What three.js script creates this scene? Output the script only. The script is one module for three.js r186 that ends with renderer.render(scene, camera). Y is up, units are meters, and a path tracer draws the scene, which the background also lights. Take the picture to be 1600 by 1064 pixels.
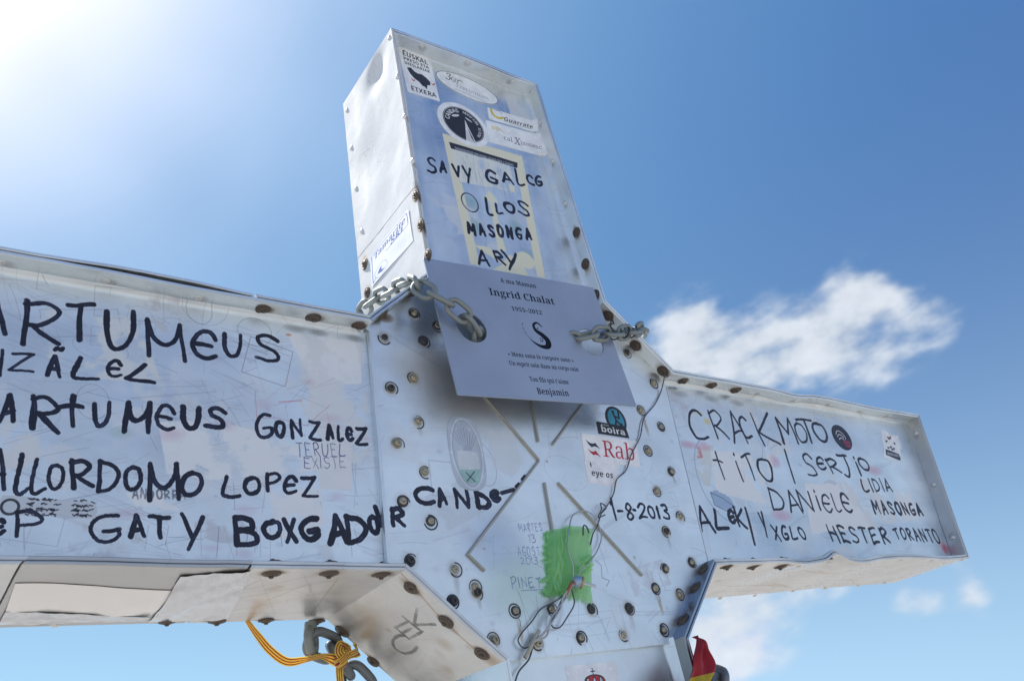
import * as THREE from 'three';
import { ImprovedNoise } from 'three/addons/math/ImprovedNoise.js';
import { mergeGeometries } from 'three/addons/utils/BufferGeometryUtils.js';

// ------------------------------------------------------------------ camera, sky, sun, exposure
const scene = new THREE.Scene();
const CROSS_Y = 2.32;                                   // height of the middle of the cross above the ground, metres
const camera = new THREE.PerspectiveCamera(45.22, 1024 / 680, 0.05, 60000);
camera.position.set(-0.91276, -0.50041 + CROSS_Y, 0.99112);
camera.up.set(-0.148, 0.86165, 0.48544);
camera.lookAt(camera.position.clone().add(new THREE.Vector3(0.57415, 0.47451, -0.66723)));

const EXPOSURE = 1.4;
const SUN = new THREE.Vector3(-0.16, 0.836, -0.525).normalize();
const renderer = new THREE.WebGLRenderer({ antialias: true });
renderer.toneMapping = THREE.LinearToneMapping;
renderer.toneMappingExposure = EXPOSURE;
renderer.shadowMap.enabled = true;
renderer.setSize(1024, 680);

const sun = new THREE.DirectionalLight(new THREE.Color(1, 0.96, 0.9), 5);
sun.position.copy(SUN).multiplyScalar(12).add(new THREE.Vector3(0, CROSS_Y, 0));
sun.target.position.set(0, CROSS_Y, 0);
sun.castShadow = true;
sun.shadow.mapSize.set(2048, 2048);
Object.assign(sun.shadow.camera, { left: -3, right: 3, top: 3, bottom: -3, near: 1, far: 30 });
scene.add(sun, sun.target);

const perlin = new ImprovedNoise();
let seed = 20130813;
const rnd = () => { seed = (seed + 0x6d2b79f5) | 0; let t = Math.imul(seed ^ (seed >>> 15), 1 | seed); t = (t + Math.imul(t ^ (t >>> 7), 61 | t)) ^ t; return ((t ^ (t >>> 14)) >>> 0) / 4294967296; };
const rr = (a, b) => a + (b - a) * rnd();
const clamp = (x, a = 0, b = 1) => Math.min(b, Math.max(a, x));
const smooth = (a, b, x) => { const t = clamp((x - a) / (b - a)); return t * t * (3 - 2 * t); };
const V = (x, y, z) => new THREE.Vector3(x, y, z);
const table = (text) => text.trim().split('|').map((row) => row.trim().split(/\s+/).map((s) => (isNaN(+s) ? s : +s)));
function fbm3(x, y, z, oct) { let s = 0, a = 0.5; for (let i = 0; i < oct; i++) { s += a * perlin.noise(x, y, z); x = x * 2.03 + 11.1; y = y * 2.03 + 3.7; z = z * 2.03 + 7.3; a *= 0.5; } return s; }

// azimuth, elevation, half width, half height (degrees), weight of the fair-weather clouds seen beyond the cross
const CLOUDS = table(`-35.3 26.2 2.3 2.0 1.00|-33.0 23.7 4.1 2.4 1.10|-29.2 22.4 3.9 1.6 1.00|-24.6 24.6 2.3 1.9 1.00|-22.1 23.8 2.0 1.4 0.80|-21.3 21.2 2.1 2.0 0.65|-19.4 21.1 1.0 1.4 0.35|-32.0 21.3 4.4 1.5 0.80|-25.5 20.0 3.0 1.7 0.50|-26.8 22.7 3.4 1.7 0.80|-37.2 24.2 2.1 1.8 0.80|-39.4 7.4 3.2 2.2 1.20|-39.0 5.3 2.9 1.7 1.10|-41.2 4.2 2.4 1.5 0.90|-36.4 7.7 4.2 1.0 0.55|-32.9 7.2 2.2 0.6 0.35|-28.4 5.7 1.9 0.9 0.50|-26.8 5.0 2.0 0.7 0.40|-25.0 6.6 0.7 2.1 0.55|-25.0 4.9 0.9 0.9 0.50|-24.7 19.5 2.2 1.2 0.25`);
function makeSky() {
  const W = 4096, H = 2048, data = new Float32Array(W * H * 4), D = Math.PI / 180;
  const base = [0.002, 0.038, 0.285], low = [0.405, 0.565, 0.54], near = [3.25, 1.7, 0.85], wide = [0.375, 0.91, 1.115], white = [0.75, 0.81, 0.885], sunAz = Math.atan2(SUN.z, SUN.x);
  for (let row = 0; row < H; row++) {
    const el = ((row + 0.5) / H - 0.5) * Math.PI, eld = el / D, up = Math.max(0, eld), y = Math.sin(el), ce = Math.cos(el);
    const fall = Math.exp(-Math.pow(up / 16, 1.3));
    const blobs = CLOUDS.filter((b) => Math.abs(eld - b[1]) < b[3] * 2.6);
    for (let col = 0; col < W; col++) {
      const az = ((col + 0.5) / W - 0.5) * 2 * Math.PI, x = Math.cos(az) * ce, z = Math.sin(az) * ce;
      const g = Math.acos(clamp(x * SUN.x + y * SUN.y + z * SUN.z, -1, 1)) / D;
      const n1 = Math.exp(-g / 10), n2 = Math.exp(-g / 35), azd = az / D, haze = 0.97 + 0.40 * Math.max(0, Math.cos(az - sunAz));
      const veil = g < 45 ? 1 + 0.6 * fbm3(x * 3.1 + 14, y * 3.1, z * 3.1 + 12, 3) * smooth(45, 25, g) : 1;   // thin uneven high haze round the sun
      let cover = 0, lit = 1;
      if (eld > -1 && blobs.length && azd > -60 && azd < -5) {
        let f = 0;
        for (const b of blobs) { const dx = (azd - b[0]) * ce / b[2], dy = (eld - b[1]) / b[3], q = dx * dx + dy * dy; if (q < 7) f += b[4] * Math.exp(-q * 1.1); }
        if (f > 0.03) {
          const n = fbm3(x * 17, y * 19, z * 17, 6), fine = fbm3(x * 60 + 5, y * 60, z * 60, 4);
          const wisp = fbm3(x * 15 + y * 26 + 2, y * 44 - x * 18, z * 22, 6);
          cover = 0.93 * Math.pow(smooth(0.02, 1.40, Math.min(f, 1.25) * (1.0 + 0.12 * fine) + n * 0.95 + wisp * 0.85), 1.15) * smooth(0.03, 0.4, f);
          lit = 0.97 + 0.10 * fine + 0.16 * n + 0.10 * wisp;
        }
      } else if (eld > 1 && eld < 70 && (azd < -104 || azd > 4)) {
        const n = fbm3(x * 4 + 3, y * 7, z * 4, 5);              // broken cloud added over the unseen sky to brighten the shaded panels
        cover = smooth(-0.28, 0.36, n) * 0.84 * smooth(1, 6, eld) * smooth(56, 30, eld) * smooth(0, 14, Math.abs(azd + 50) - 54);
        lit = 1.12 - 0.3 * Math.cos((g * Math.PI) / 180) + 0.15 * n;      // added cloud is brightened opposite the sun, where sunlit sides would show
      }
      const o = (row * W + col) * 4;
      for (let c = 0; c < 3; c++) {
        const clear = base[c] + low[c] * fall * haze + near[c] * n1 * veil + wide[c] * n2 * (0.55 + 0.45 * veil);
        data[o + c] = (clear + (Math.max(white[c] * lit, clear) - clear) * cover) / EXPOSURE;
      }
      data[o + 3] = 1;
    }
  }
  const t = new THREE.DataTexture(data, W, H, THREE.RGBAFormat, THREE.FloatType);
  t.mapping = THREE.EquirectangularReflectionMapping; t.magFilter = THREE.LinearFilter; t.needsUpdate = true;
  return t;
}
scene.background = makeSky();
scene.environment = scene.background;

// ------------------------------------------------------------------ small helpers
const numberedNames = new Map();
function numbered(name) { const n = numberedNames.get(name) ?? 0; numberedNames.set(name, n + 1); return n ? name + '_' + String(n).padStart(3, '0') : name; }
function mesh(name, geometry, material, parent, label) {
  const m = new THREE.Mesh(geometry, material); m.name = parent ? name : numbered(name); m.castShadow = m.receiveShadow = true;
  if (label) m.userData.label = label;
  (parent ?? scene).add(m); return m;
}
function thing(name, label, category, pos = [0, 0, 0]) { const g = new THREE.Group(); g.name = numbered(name); g.position.set(...pos); g.userData = { label, category }; scene.add(g); return g; }
const std = (o) => new THREE.MeshStandardMaterial(o);
const rgbOf = (s) => { const n = parseInt(s.slice(1), 16); return [n >> 16, (n >> 8) & 255, n & 255]; };

// a grid of points p(u,v) -> geometry with uv(u,v)
function surface(nu, nv, point, uvOf = (u, v) => [u, v]) {
  const pos = [], uv = [], idx = [], p = V(0, 0, 0);
  for (let j = 0; j <= nv; j++) for (let i = 0; i <= nu; i++) { point(i / nu, j / nv, p); pos.push(p.x, p.y, p.z); uv.push(...uvOf(i / nu, j / nv, p)); }
  for (let j = 0; j < nv; j++) for (let i = 0; i < nu; i++) { const a = j * (nu + 1) + i, b = a + 1, c = a + nu + 1, d = c + 1; idx.push(a, b, d, a, d, c); }
  const g = new THREE.BufferGeometry();
  g.setAttribute('position', new THREE.Float32BufferAttribute(pos, 3)); g.setAttribute('uv', new THREE.Float32BufferAttribute(uv, 2)); g.setIndex(idx); g.computeVertexNormals();
  return g;
}
const merge = (list) => mergeGeometries(list.map((g) => { const h = g.index ? g.toNonIndexed() : g; for (const k of Object.keys(h.attributes)) if (!['position', 'normal', 'uv'].includes(k)) h.deleteAttribute(k); return h; }));
function tube(points, r, seg = 60, rad = 7, closed = false) { return new THREE.TubeGeometry(new THREE.CatmullRomCurve3(points, closed, 'centripetal'), seg, r, rad, closed); }

// ------------------------------------------------------------------ worn-metal skins: a colour canvas and a roughness/metalness canvas over a rectangle in metres
const NT = 512, noiseTile = (() => {                    // a periodic cloud-noise tile, values 0..1
  const a = new Float32Array(NT * NT);
  let amp = 1, total = 0;
  for (let cells = 4; cells <= 256; cells *= 2, amp *= 0.62) {
    total += amp;
    const lat = Float32Array.from({ length: cells * cells }, rnd), s = cells / NT;
    for (let y = 0; y < NT; y++) {
      const gy = y * s, y0 = Math.floor(gy), fy = gy - y0, wy = fy * fy * (3 - 2 * fy), r0 = (y0 % cells) * cells, r1 = ((y0 + 1) % cells) * cells;
      for (let x = 0; x < NT; x++) {
        const gx = x * s, x0 = Math.floor(gx), fx = gx - x0, wx = fx * fx * (3 - 2 * fx), c0 = x0 % cells, c1 = (x0 + 1) % cells;
        const p = lat[r0 + c0] + (lat[r0 + c1] - lat[r0 + c0]) * wx, q = lat[r1 + c0] + (lat[r1 + c1] - lat[r1 + c0]) * wx;
        a[y * NT + x] += amp * (p + (q - p) * wy);
      }
    }
  }
  for (let i = 0; i < a.length; i++) a[i] = clamp((a[i] / total - 0.5) * 2.2 + 0.5);
  return a;
})();
const tileAt = (x, y) => noiseTile[((Math.floor(y) % NT) + NT) % NT * NT + ((Math.floor(x) % NT) + NT) % NT];

const bumpData = (() => {                               // fine dents, grain and scratches of old sheet metal, half a metre a side
  const n = 1024, c = document.createElement('canvas'); c.width = c.height = n;
  const g = c.getContext('2d'), im = g.createImageData(n, n);
  for (let y = 0; y < n; y++) for (let x = 0; x < n; x++) {
    const v = 110 + 90 * (tileAt(x / 2, y / 2) - 0.5) + 16 * (tileAt(x + 90, y) - 0.5) + 3 * (rnd() - 0.5);
    im.data.set([v, v, v, 255], (y * n + x) * 4);
  }
  g.putImageData(im, 0, 0); g.lineCap = 'round';
  for (let i = 0; i < 420; i++) {
    const x = rnd() * n, y = rnd() * n, l = rr(8, 120), a = rr(-0.5, 0.5) + (rnd() < 0.35 ? 1.57 : 0);
    g.strokeStyle = rnd() < 0.7 ? `rgba(40,40,40,${rr(0.1, 0.4)})` : `rgba(230,230,230,${rr(0.1, 0.35)})`; g.lineWidth = rr(0.6, 1.6);
    g.beginPath(); g.moveTo(x, y); g.quadraticCurveTo(x + Math.cos(a) * l * 0.5 + rr(-6, 6), y + Math.sin(a) * l * 0.5 + rr(-6, 6), x + Math.cos(a) * l, y + Math.sin(a) * l); g.stroke();
  }
  return c;
})();
const bumpShared = new THREE.CanvasTexture(bumpData); bumpShared.wrapS = bumpShared.wrapT = THREE.RepeatWrapping;
function bumpTexture(wm, hm) { const t = bumpShared.clone(); t.repeat.set(wm / 0.5, hm / 0.5); return t; }
const bumpMetre = (() => { const t = bumpShared.clone(); t.repeat.set(2, 2); return t; })();

class Skin {
  constructor(x0, y0, x1, y1, ppm, o = {}) {
    Object.assign(this, { x0, y0, x1, y1, ppm });
    this.w = Math.min(2048, Math.round((x1 - x0) * ppm)); this.h = Math.min(2048, Math.round((y1 - y0) * ppm));
    this.sx = this.w / (x1 - x0); this.sy = this.h / (y1 - y0);
    [this.c, this.m] = [0, 1].map(() => { const k = document.createElement('canvas'); k.width = this.w; k.height = this.h; return k.getContext('2d'); });
    this.o = { tone: [0.80, 0.81, 0.825], vary: 0.16, warm: 0, rough: 0.46, metal: 0.9, grain: 'x', ...o };
    this.fill();
  }
  fill() {
    const { w, h, o } = this, a = this.c.createImageData(w, h), b = this.m.createImageData(w, h), ox = Math.floor(rnd() * 500), oy = Math.floor(rnd() * 500);
    const toS = (l) => 255 * (l <= 0.0031308 ? 12.92 * l : 1.055 * Math.pow(l, 1 / 2.4) - 0.055), lut = Float32Array.from({ length: 1025 }, (_, i) => toS(i / 1024));
    const kx = o.grain === 'x' ? 0.06 : 1.7, ky = o.grain === 'x' ? 1.7 : 0.06, s = 900 / this.ppm;
    for (let y = 0; y < h; y++) for (let x = 0; x < w; x++) {
      const X = x * s, Y = y * s, big = tileAt(X * 0.35 + ox, Y * 0.35 + oy), mid = tileAt(X * 0.9 + oy, Y * 0.9 + ox), fine = tileAt(X * 2.3 + ox, Y * 2.3), brush = tileAt(X * kx + oy, Y * ky + ox);
      const k = 1 + o.vary * ((big - 0.5) * 0.5 + (mid - 0.5) * 0.5 + (fine - 0.5) * 0.5 + (brush - 0.5) * 0.8), wm = o.warm * clamp(big * 1.5 - 0.35), i = (y * w + x) * 4;
      a.data[i] = lut[Math.floor(clamp(o.tone[0] * k) * 1024)]; a.data[i + 1] = lut[Math.floor(clamp(o.tone[1] * k * (1 - 0.10 * wm)) * 1024)]; a.data[i + 2] = lut[Math.floor(clamp(o.tone[2] * k * (1 - 0.26 * wm)) * 1024)]; a.data[i + 3] = 255;
      b.data[i] = 0; b.data[i + 1] = 255 * clamp(o.rough + 0.14 * (mid - 0.5) + 0.20 * (brush - 0.5) + 0.05 * (big - 0.5)); b.data[i + 2] = 255 * clamp(o.metal - 0.22 * Math.max(0, mid - 0.5)); b.data[i + 3] = 255;
    }
    this.c.putImageData(a, 0, 0); this.m.putImageData(b, 0, 0);
  }
  X(x) { return (x - this.x0) * this.sx; }
  Y(y) { return (this.y1 - y) * this.sy; }
  pair(rgb, rough, metal, alpha, f) {
    this.c.fillStyle = this.c.strokeStyle = `rgba(${rgb.join(',')},${alpha})`; f(this.c);
    this.m.fillStyle = this.m.strokeStyle = `rgba(0,${Math.round(rough * 255)},${Math.round(metal * 255)},${alpha})`; f(this.m);
  }
  poly(pts, rgb, rough, metal, alpha, ragged = 0) {     // points in metres; a ragged torn edge of that size
    const P = [];
    pts.forEach((p, i) => { const q = pts[(i + 1) % pts.length], n = ragged ? 9 : 1; for (let k = 0; k < n; k++) { const t = k / n; P.push([this.X(p[0] + (q[0] - p[0]) * t) + rr(-1, 1) * ragged * this.sx, this.Y(p[1] + (q[1] - p[1]) * t) + rr(-1, 1) * ragged * this.sy]); } });
    this.pair(rgb, rough, metal, alpha, (g) => { g.beginPath(); P.forEach((p, i) => (i ? g.lineTo(...p) : g.moveTo(...p))); g.closePath(); g.fill(); });
  }
  residue(pts, rgb, alpha, holes = 0.45) {              // what is left of a torn sticker: patchy, with scraped-through spots
    const xs = pts.map((p) => p[0]), ys = pts.map((p) => p[1]), ox = rnd() * 400, oy = rnd() * 400;
    const l = Math.floor(this.X(Math.min(...xs))), r = Math.ceil(this.X(Math.max(...xs))), t = Math.floor(this.Y(Math.max(...ys))), b = Math.ceil(this.Y(Math.min(...ys)));
    const w = r - l, h = b - t, P = pts.map((p) => [this.X(p[0]) - l, this.Y(p[1]) - t]);
    const kc = document.createElement('canvas'); kc.width = w; kc.height = h; const g = kc.getContext('2d');
    g.beginPath(); P.forEach((p, i) => (i ? g.lineTo(...p) : g.moveTo(...p))); g.closePath(); g.fillStyle = '#fff'; g.fill();
    const mask = g.getImageData(0, 0, w, h);
    for (const [ctx, col] of [[this.c, rgb], [this.m, [0, 175, 50]]]) {
      const X0 = Math.max(0, l), Y0 = Math.max(0, t), W = Math.min(this.w, r) - X0, H = Math.min(this.h, b) - Y0;
      if (W < 1 || H < 1) return;
      const im = ctx.getImageData(X0, Y0, W, H);
      for (let y = 0; y < H; y++) for (let x = 0; x < W; x++) {
        const k = mask.data[((y + Y0 - t) * w + x + X0 - l) * 4 + 3] / 255; if (!k) continue;
        const n = 0.6 * tileAt(x * 0.8 + ox, y * 0.8 + oy) + 0.4 * tileAt(x * 2.5 + oy, y * 2.5 + ox), al = alpha * k * smooth(holes - 0.1, holes + 0.12, n) * (0.8 + 0.2 * n), i = (y * W + x) * 4;
        for (let c = 0; c < 3; c++) im.data[i + c] += (col[c] - im.data[i + c]) * al;
      }
      ctx.putImageData(im, X0, Y0);
    }
  }
  blot(x, y, rx, ry, rgb, alpha, rough = 0.7, metal = 0.3) {   // a soft stain
    this.pair(rgb, rough, metal, 1, (g) => {
      const c = g.fillStyle, k = g === this.c ? rgb.join(',') : `0,${Math.round(rough * 255)},${Math.round(metal * 255)}`;
      g.save(); g.translate(this.X(x), this.Y(y)); g.scale(rx * this.sx, ry * this.sy);
      const gr = g.createRadialGradient(0, 0, 0, 0, 0, 1); gr.addColorStop(0, `rgba(${k},${alpha})`); gr.addColorStop(0.55, `rgba(${k},${alpha * 0.6})`); gr.addColorStop(1, `rgba(${k},0)`);
      g.fillStyle = gr; g.beginPath(); g.arc(0, 0, 1, 0, 7); g.fill(); g.restore();
    });
  }
  line(pts, width, rgb, alpha, rough = 0.5, metal = 0) {
    this.pair(rgb, rough, metal, alpha, (g) => { g.lineCap = g.lineJoin = 'round'; g.lineWidth = width * this.sx; g.beginPath(); pts.forEach((p, i) => (i ? g.lineTo(this.X(p[0]), this.Y(p[1])) : g.moveTo(this.X(p[0]), this.Y(p[1])))); g.stroke(); });
  }
  scratches(n, kind = 1) {
    for (let i = 0; i < n; i++) {
      const x = rr(this.x0, this.x1), y = rr(this.y0, this.y1), l = rr(0.006, 0.07) * (rnd() < 0.1 ? 2 : 1), a = rnd() < 0.6 ? rr(-0.6, 0.6) : rr(1, 2.2), bend = rr(-0.3, 0.3), pts = [];
      for (let k = 0; k <= 5; k++) pts.push([x + Math.cos(a + bend * k / 5) * l * k / 5, y + Math.sin(a + bend * k / 5) * l * k / 5]);
      if (rnd() < 0.6) this.line(pts, rr(0.0003, 0.0008), [70, 72, 86], rr(0.08, 0.35) * kind, 0.7, 0.4); else this.line(pts, rr(0.0003, 0.0007), [250, 250, 252], rr(0.1, 0.4) * kind, 0.3, 0.9);
    }
  }
  ghosts(n) {                                            // pale outlines and smears where stickers and tape used to be
    for (let i = 0; i < n; i++) {
      const cx = rr(this.x0, this.x1), cy = rr(this.y0, this.y1), w = rr(0.015, 0.05), h = rr(0.012, 0.04), t = rr(-0.3, 0.3), kind = rnd(), P = [];
      for (let k = 0; k < 24; k++) { const a = k / 24 * 6.283, c = Math.cos(a), q = Math.sin(a), m = kind < 0.5 ? 1 : 1 / Math.max(Math.abs(c), Math.abs(q)), x = c * m * w, y = q * m * h; P.push([cx + x * Math.cos(t) - y * Math.sin(t), cy + x * Math.sin(t) + y * Math.cos(t)]); }
      if (rnd() < 0.55) this.residue(P, rnd() < 0.7 ? [228, 228, 230] : [196, 192, 200], rr(0.2, 0.6), rr(0.36, 0.52)); else this.line([...P, P[0]], rr(0.0005, 0.0014), rnd() < 0.5 ? [236, 238, 242] : [110, 112, 130], rr(0.15, 0.45), 0.6, 0.4);
    }
  }
  smears(n) { for (let i = 0; i < n; i++) { const x = rr(this.x0, this.x1), y = rr(this.y0, this.y1), l = rr(0.02, 0.12), a = rr(-0.5, 0.5); for (let k = 0; k < 7; k++) this.line([[x + rr(-0.004, 0.004), y + k * 0.0016], [x + Math.cos(a) * l, y + Math.sin(a) * l + k * 0.0016 + rr(-0.003, 0.003)]], rr(0.0006, 0.0022), rnd() < 0.5 ? [214, 216, 222] : [132, 134, 148], rr(0.04, 0.14), 0.62, 0.6); } }
  specks(n, rgb, amax, size) { for (let i = 0; i < n; i++) { const r = rr(0.2, 1) * size; this.blot(rr(this.x0, this.x1), rr(this.y0, this.y1), r * rr(0.6, 1.6), r, rgb, rr(0.1, 1) * amax); } }
  material(bump = 0.0004, extra = {}) {
    const a = new THREE.CanvasTexture(this.c.canvas); a.colorSpace = THREE.SRGBColorSpace;
    const b = new THREE.CanvasTexture(this.m.canvas);
    return std({ map: a, roughnessMap: b, metalnessMap: b, roughness: 1, metalness: 1, bumpMap: bumpTexture(this.x1 - this.x0, this.y1 - this.y0), bumpScale: bump, ...extra });
  }
  uv(x, y) { return [(x - this.x0) / (this.x1 - this.x0), (y - this.y0) / (this.y1 - this.y0)]; }
}
const INK = [20, 22, 44];

// marker handwriting: strokes in a unit box, '~' marks a curve
const GLYPH = {
  A: '0,0 .45,1 1,0|.15,.3 .85,.36', B: '0,0 .06,1|~.06,1 .85,.92 .85,.65 .12,.52 .95,.45 1,.18 .55,0 0,0', C: '~1,.88 .7,1 .25,.9 0,.5 .15,.1 .6,0 1,.12', D: '.02,0 .05,1|~.05,1 .7,.8 1,.45 .75,.1 .02,0',
  E: '.05,0 0,1|0,1 .9,.98|0,.5 .7,.52|.05,0 1,.03', e: '~.95,.78 .7,1 .25,.88 0,.45 .2,.08 .6,0 1,.18|.1,.46 .8,.5', G: '~.95,.95 .5,.98 .12,.7 0,.35 .2,.03 .7,.02 .98,.2 .95,.4|.45,.38 1,.42', H: '0,0 .03,1|1,0 .95,1|0,.5 1,.52',
  I: '.5,0 .45,1', i: '.5,0 .45,.68|.45,.9 .47,.97', J: '0,1 1,.97|~.7,1 .8,.4 .5,0 .1,.1', K: '.1,0 0,1|.95,1 .1,.42 1,0', L: '~.2,1 .06,.5 .02,.08 .3,0 1,.1', M: '0,0 .08,1 .5,.35 .9,1 1,0',
  m: '.02,0 .05,1|~.05,.95 .2,.5 .5,.34 .8,.55 .95,1|.95,1 1,0', N: '0,0 .06,1 .92,.04 1,1', O: '~.5,1 .12,.85 0,.4 .3,0 .75,.05 1,.5 .85,.9 .4,.98', P: '.1,0 .05,1|~.05,.96 .7,1 1,.75 .7,.5 .1,.42', R: '.12,0 .05,1|~.02,.9 .55,1 .9,.75 .5,.5 .15,.45|.25,.47 1,.02',
  S: '~.95,.85 .6,1 .15,.85 .25,.6 .8,.4 .9,.15 .5,0 0,.06', T: '0,.94 1,1|.5,.97 .55,0', t: '0,.68 1,.68|.55,1 .52,0', U: '~0,1 .02,.4 .3,0 .7,.03 .95,.4 1,1', V: '0,1 .5,0 1,1', X: '0,1 1,0|1,1 .1,0', Y: '0,1 .5,.42|1,1 .35,0',
  Z: '.05,.97 .95,1 0,.04 1,0', '<': '.62,1 0,.18 1,0', '^': '~0,.2 .3,.8 .7,.3 1,.9', '/': '.8,1 .2,0', '-': '0,.5 1,.5', 0: '~.5,1 .12,.85 0,.4 .3,0 .75,.05 1,.5 .85,.9 .4,.98', 1: '.1,.75 .6,1 .5,0', 2: '~0,.8 .4,1 .85,.8 .6,.4 0,.02 .4,.06 1,0', 3: '~.05,.95 .7,1 .85,.75 .4,.55 .9,.4 .85,.1 .4,0 0,.08', 8: '~.5,.5 .1,.75 .5,1 .9,.75 .5,.5 .05,.22 .5,0 .95,.22 .5,.5',
};
function strokesOf(ch) {
  return GLYPH[ch].split('|').map((s) => {
    const curve = s[0] === '~', pts = s.replace('~', '').split(' ').map((p) => p.split(',').map(Number));
    if (!curve) { const out = []; for (let i = 0; i + 1 < pts.length; i++) for (let k = 0; k < 6; k++) out.push([pts[i][0] + (pts[i + 1][0] - pts[i][0]) * k / 6, pts[i][1] + (pts[i + 1][1] - pts[i][1]) * k / 6]); out.push(pts.at(-1)); return out; }
    return new THREE.CatmullRomCurve3(pts.map((p) => V(p[0], p[1], 0)), false, 'centripetal').getPoints(pts.length * 6).map((p) => [p.x, p.y]);
  });
}
function write(skin, rows, { rgb = INK, alpha = 0.94, over = 0.5 } = {}) {      // rows: letter, middle x, middle y, width, height (mm), pen width (mm)
  for (const [ch, cx, cy, w, h, lw] of rows) {
    const jx = () => rr(-1, 1) * 0.00035, k = lw / 1000, skew = rr(-0.10, 0.10), turn = rr(-0.08, 0.08), wob = [rr(0, 6), rr(0, 6), rr(0.02, 0.055)];
    for (let pass = 0; pass < (rnd() < over ? 2 : 1); pass++) {
      const ox = pass ? rr(-0.2, 0.2) * k : 0, oy = pass ? rr(-0.2, 0.2) * k : 0;
      for (const s of strokesOf(String(ch))) {
        const P = s.map(([u0, v0]) => { const u = u0 + wob[2] * Math.sin(v0 * 4 + wob[0] + pass) + skew * (v0 - 0.5), v = v0 + wob[2] * Math.sin(u0 * 4 + wob[1]) + turn * (u0 - 0.5); return [(cx + (u - 0.5) * (Math.abs(w) - lw * 0.8)) / 1000 + jx() + ox, (cy + (v - 0.5) * (h - lw * 0.8)) / 1000 + jx() + oy]; });
        const w0 = rr(0.75, 1.05), w1 = rr(0.6, 0.95);
        const dry = rnd() < 0.35 ? rr(0.25, 0.6) : 0.12, o1 = rr(0, 400), thin = lw <= 4;
        for (let i = 0; i + 1 < P.length; i++) {
          const t = i / P.length, n = tileAt(P[i][0] * 9000 + o1, P[i][1] * 9000 + o1), ink = alpha * (thin ? rr(0.55, 1) : 1 - dry * Math.pow(t, 2) * n);
          skin.line([P[i], P[i + 1]], k * (w0 + (w1 - w0) * t) * rr(0.9, 1.06), rgb, ink, 0.42, 0.05);
        }
        if (!thin && rnd() < 0.75) for (let i = 1; i + 2 < P.length; i++) if (tileAt(P[i][0] * 6000 + o1, P[i][1] * 6000) > 0.42) skin.line([P[i], P[i + 1]], k * rr(0.2, 0.45), [72, 82, 118], rr(0.15, 0.42), 0.4, 0.3);   // rubbed thin along the middle of the stroke
      }
    }
  }
}
const mmPts = (rows) => rows.map((r) => [r[0] / 1000, r[1] / 1000]);

// ------------------------------------------------------------------ the mountain top under the cross
{
  const rings = 150, spokes = 220, far = 40000;
  const g = surface(spokes, rings, (u, v, p) => {
    const r = v < 0.5 ? 14 * Math.pow(v / 0.5, 1.25) : 14 * Math.pow(far / 14, (v - 0.5) / 0.5), a = u * Math.PI * 2, x = Math.cos(a) * r, z = Math.sin(a) * r;
    const rock = 0.30 * fbm3(x * 0.9, 3.1, z * 0.9, 5) + 0.16 * Math.abs(perlin.noise(x * 2.1, 8.2, z * 2.1));
    const drop = r < 9 ? 0 : -1500 * (1 - Math.exp(-(r - 9) / 2200));
    const ridges = r > 60 ? Math.min(420, r * 0.12) * fbm3(x / 2600 + 9, 1.7, z / 2600, 5) : 0;
    p.set(x, -0.06 + rock * smooth(0.25, 1.2, r) + drop + ridges, z);
  }, (u, v, p) => [p.x / 2, p.z / 2]);
  g.setIndex(Array.from(g.index.array).reverse()); g.computeVertexNormals();
  const n = 1024, c = document.createElement('canvas'); c.width = c.height = n; const k = c.getContext('2d'), im = k.createImageData(n, n);
  for (let y = 0; y < n; y++) for (let x = 0; x < n; x++) {
    const a = tileAt(x / 2, y / 2), b = tileAt(x * 2 + 31, y * 2 + 77), s = rnd(), v = 158 + 46 * (a - 0.5) + 40 * (b - 0.5) + (s < 0.12 ? -60 : s > 0.9 ? 30 : 0);
    im.data.set([v * 1.0, v * 0.985, v * 0.955, 255], (y * n + x) * 4);
  }
  k.putImageData(im, 0, 0);
  const t = new THREE.CanvasTexture(c); t.wrapS = t.wrapT = THREE.RepeatWrapping; t.colorSpace = THREE.SRGBColorSpace;
  const m = mesh('ground', g, std({ map: t, roughness: 0.95, bumpMap: bumpShared, bumpScale: 0.01 }));
  m.userData.kind = 'structure'; m.userData.label = 'pale granite summit ground falling away on every side';
}

// ------------------------------------------------------------------ the cross
const cross = thing('summit_cross', 'riveted aluminium summit cross covered in black marker writing and stickers', 'cross', [0, 0, 0]);
const Y0 = CROSS_Y;
// front outline, clockwise from the top left; x, y in metres from the middle of the cross
const RING = table(`upLT -.214 .9575|upRT .1902 .9763|guUR .2191 .3489|rT .3666 .2069|rTE 1.3715 .2089|rBE 1.2874 -.2024|guLR .3175 -.2096|stR .1895 -.3342|ftR .2 -2.34|ftL -.2 -2.34|stL -.1954 -.3417|guLL -.3373 -.2114|lBE -1.325 -.1865|lTE -1.33 .2075|lT -.3465 .2032|upL -.2188 .3193`).map(([k, x, y]) => ({ k, p: new THREE.Vector2(x, y) }));
const N = RING.length, at = (name) => RING.findIndex((r) => r.k === name);
function inset(d) {                                     // the outline moved inwards by d, mitred
  return RING.map((r, i) => {
    const a = RING[(i + N - 1) % N].p, b = r.p, c = RING[(i + 1) % N].p, t1 = b.clone().sub(a).normalize(), t2 = c.clone().sub(b).normalize(), n1 = new THREE.Vector2(-t1.y, t1.x), n2 = new THREE.Vector2(-t2.y, t2.x);
    n1.negate(); n2.negate();                           // clockwise ring: (t.y, -t.x) points inwards
    const m = n1.clone().add(n2).normalize(), k = d / m.dot(n1);
    return b.clone().addScaledVector(m, k);
  });
}
const T0 = 0.0045, T1 = 0.0052, T2 = 0.0105;            // cover sheet, gap, inner sheet
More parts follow.
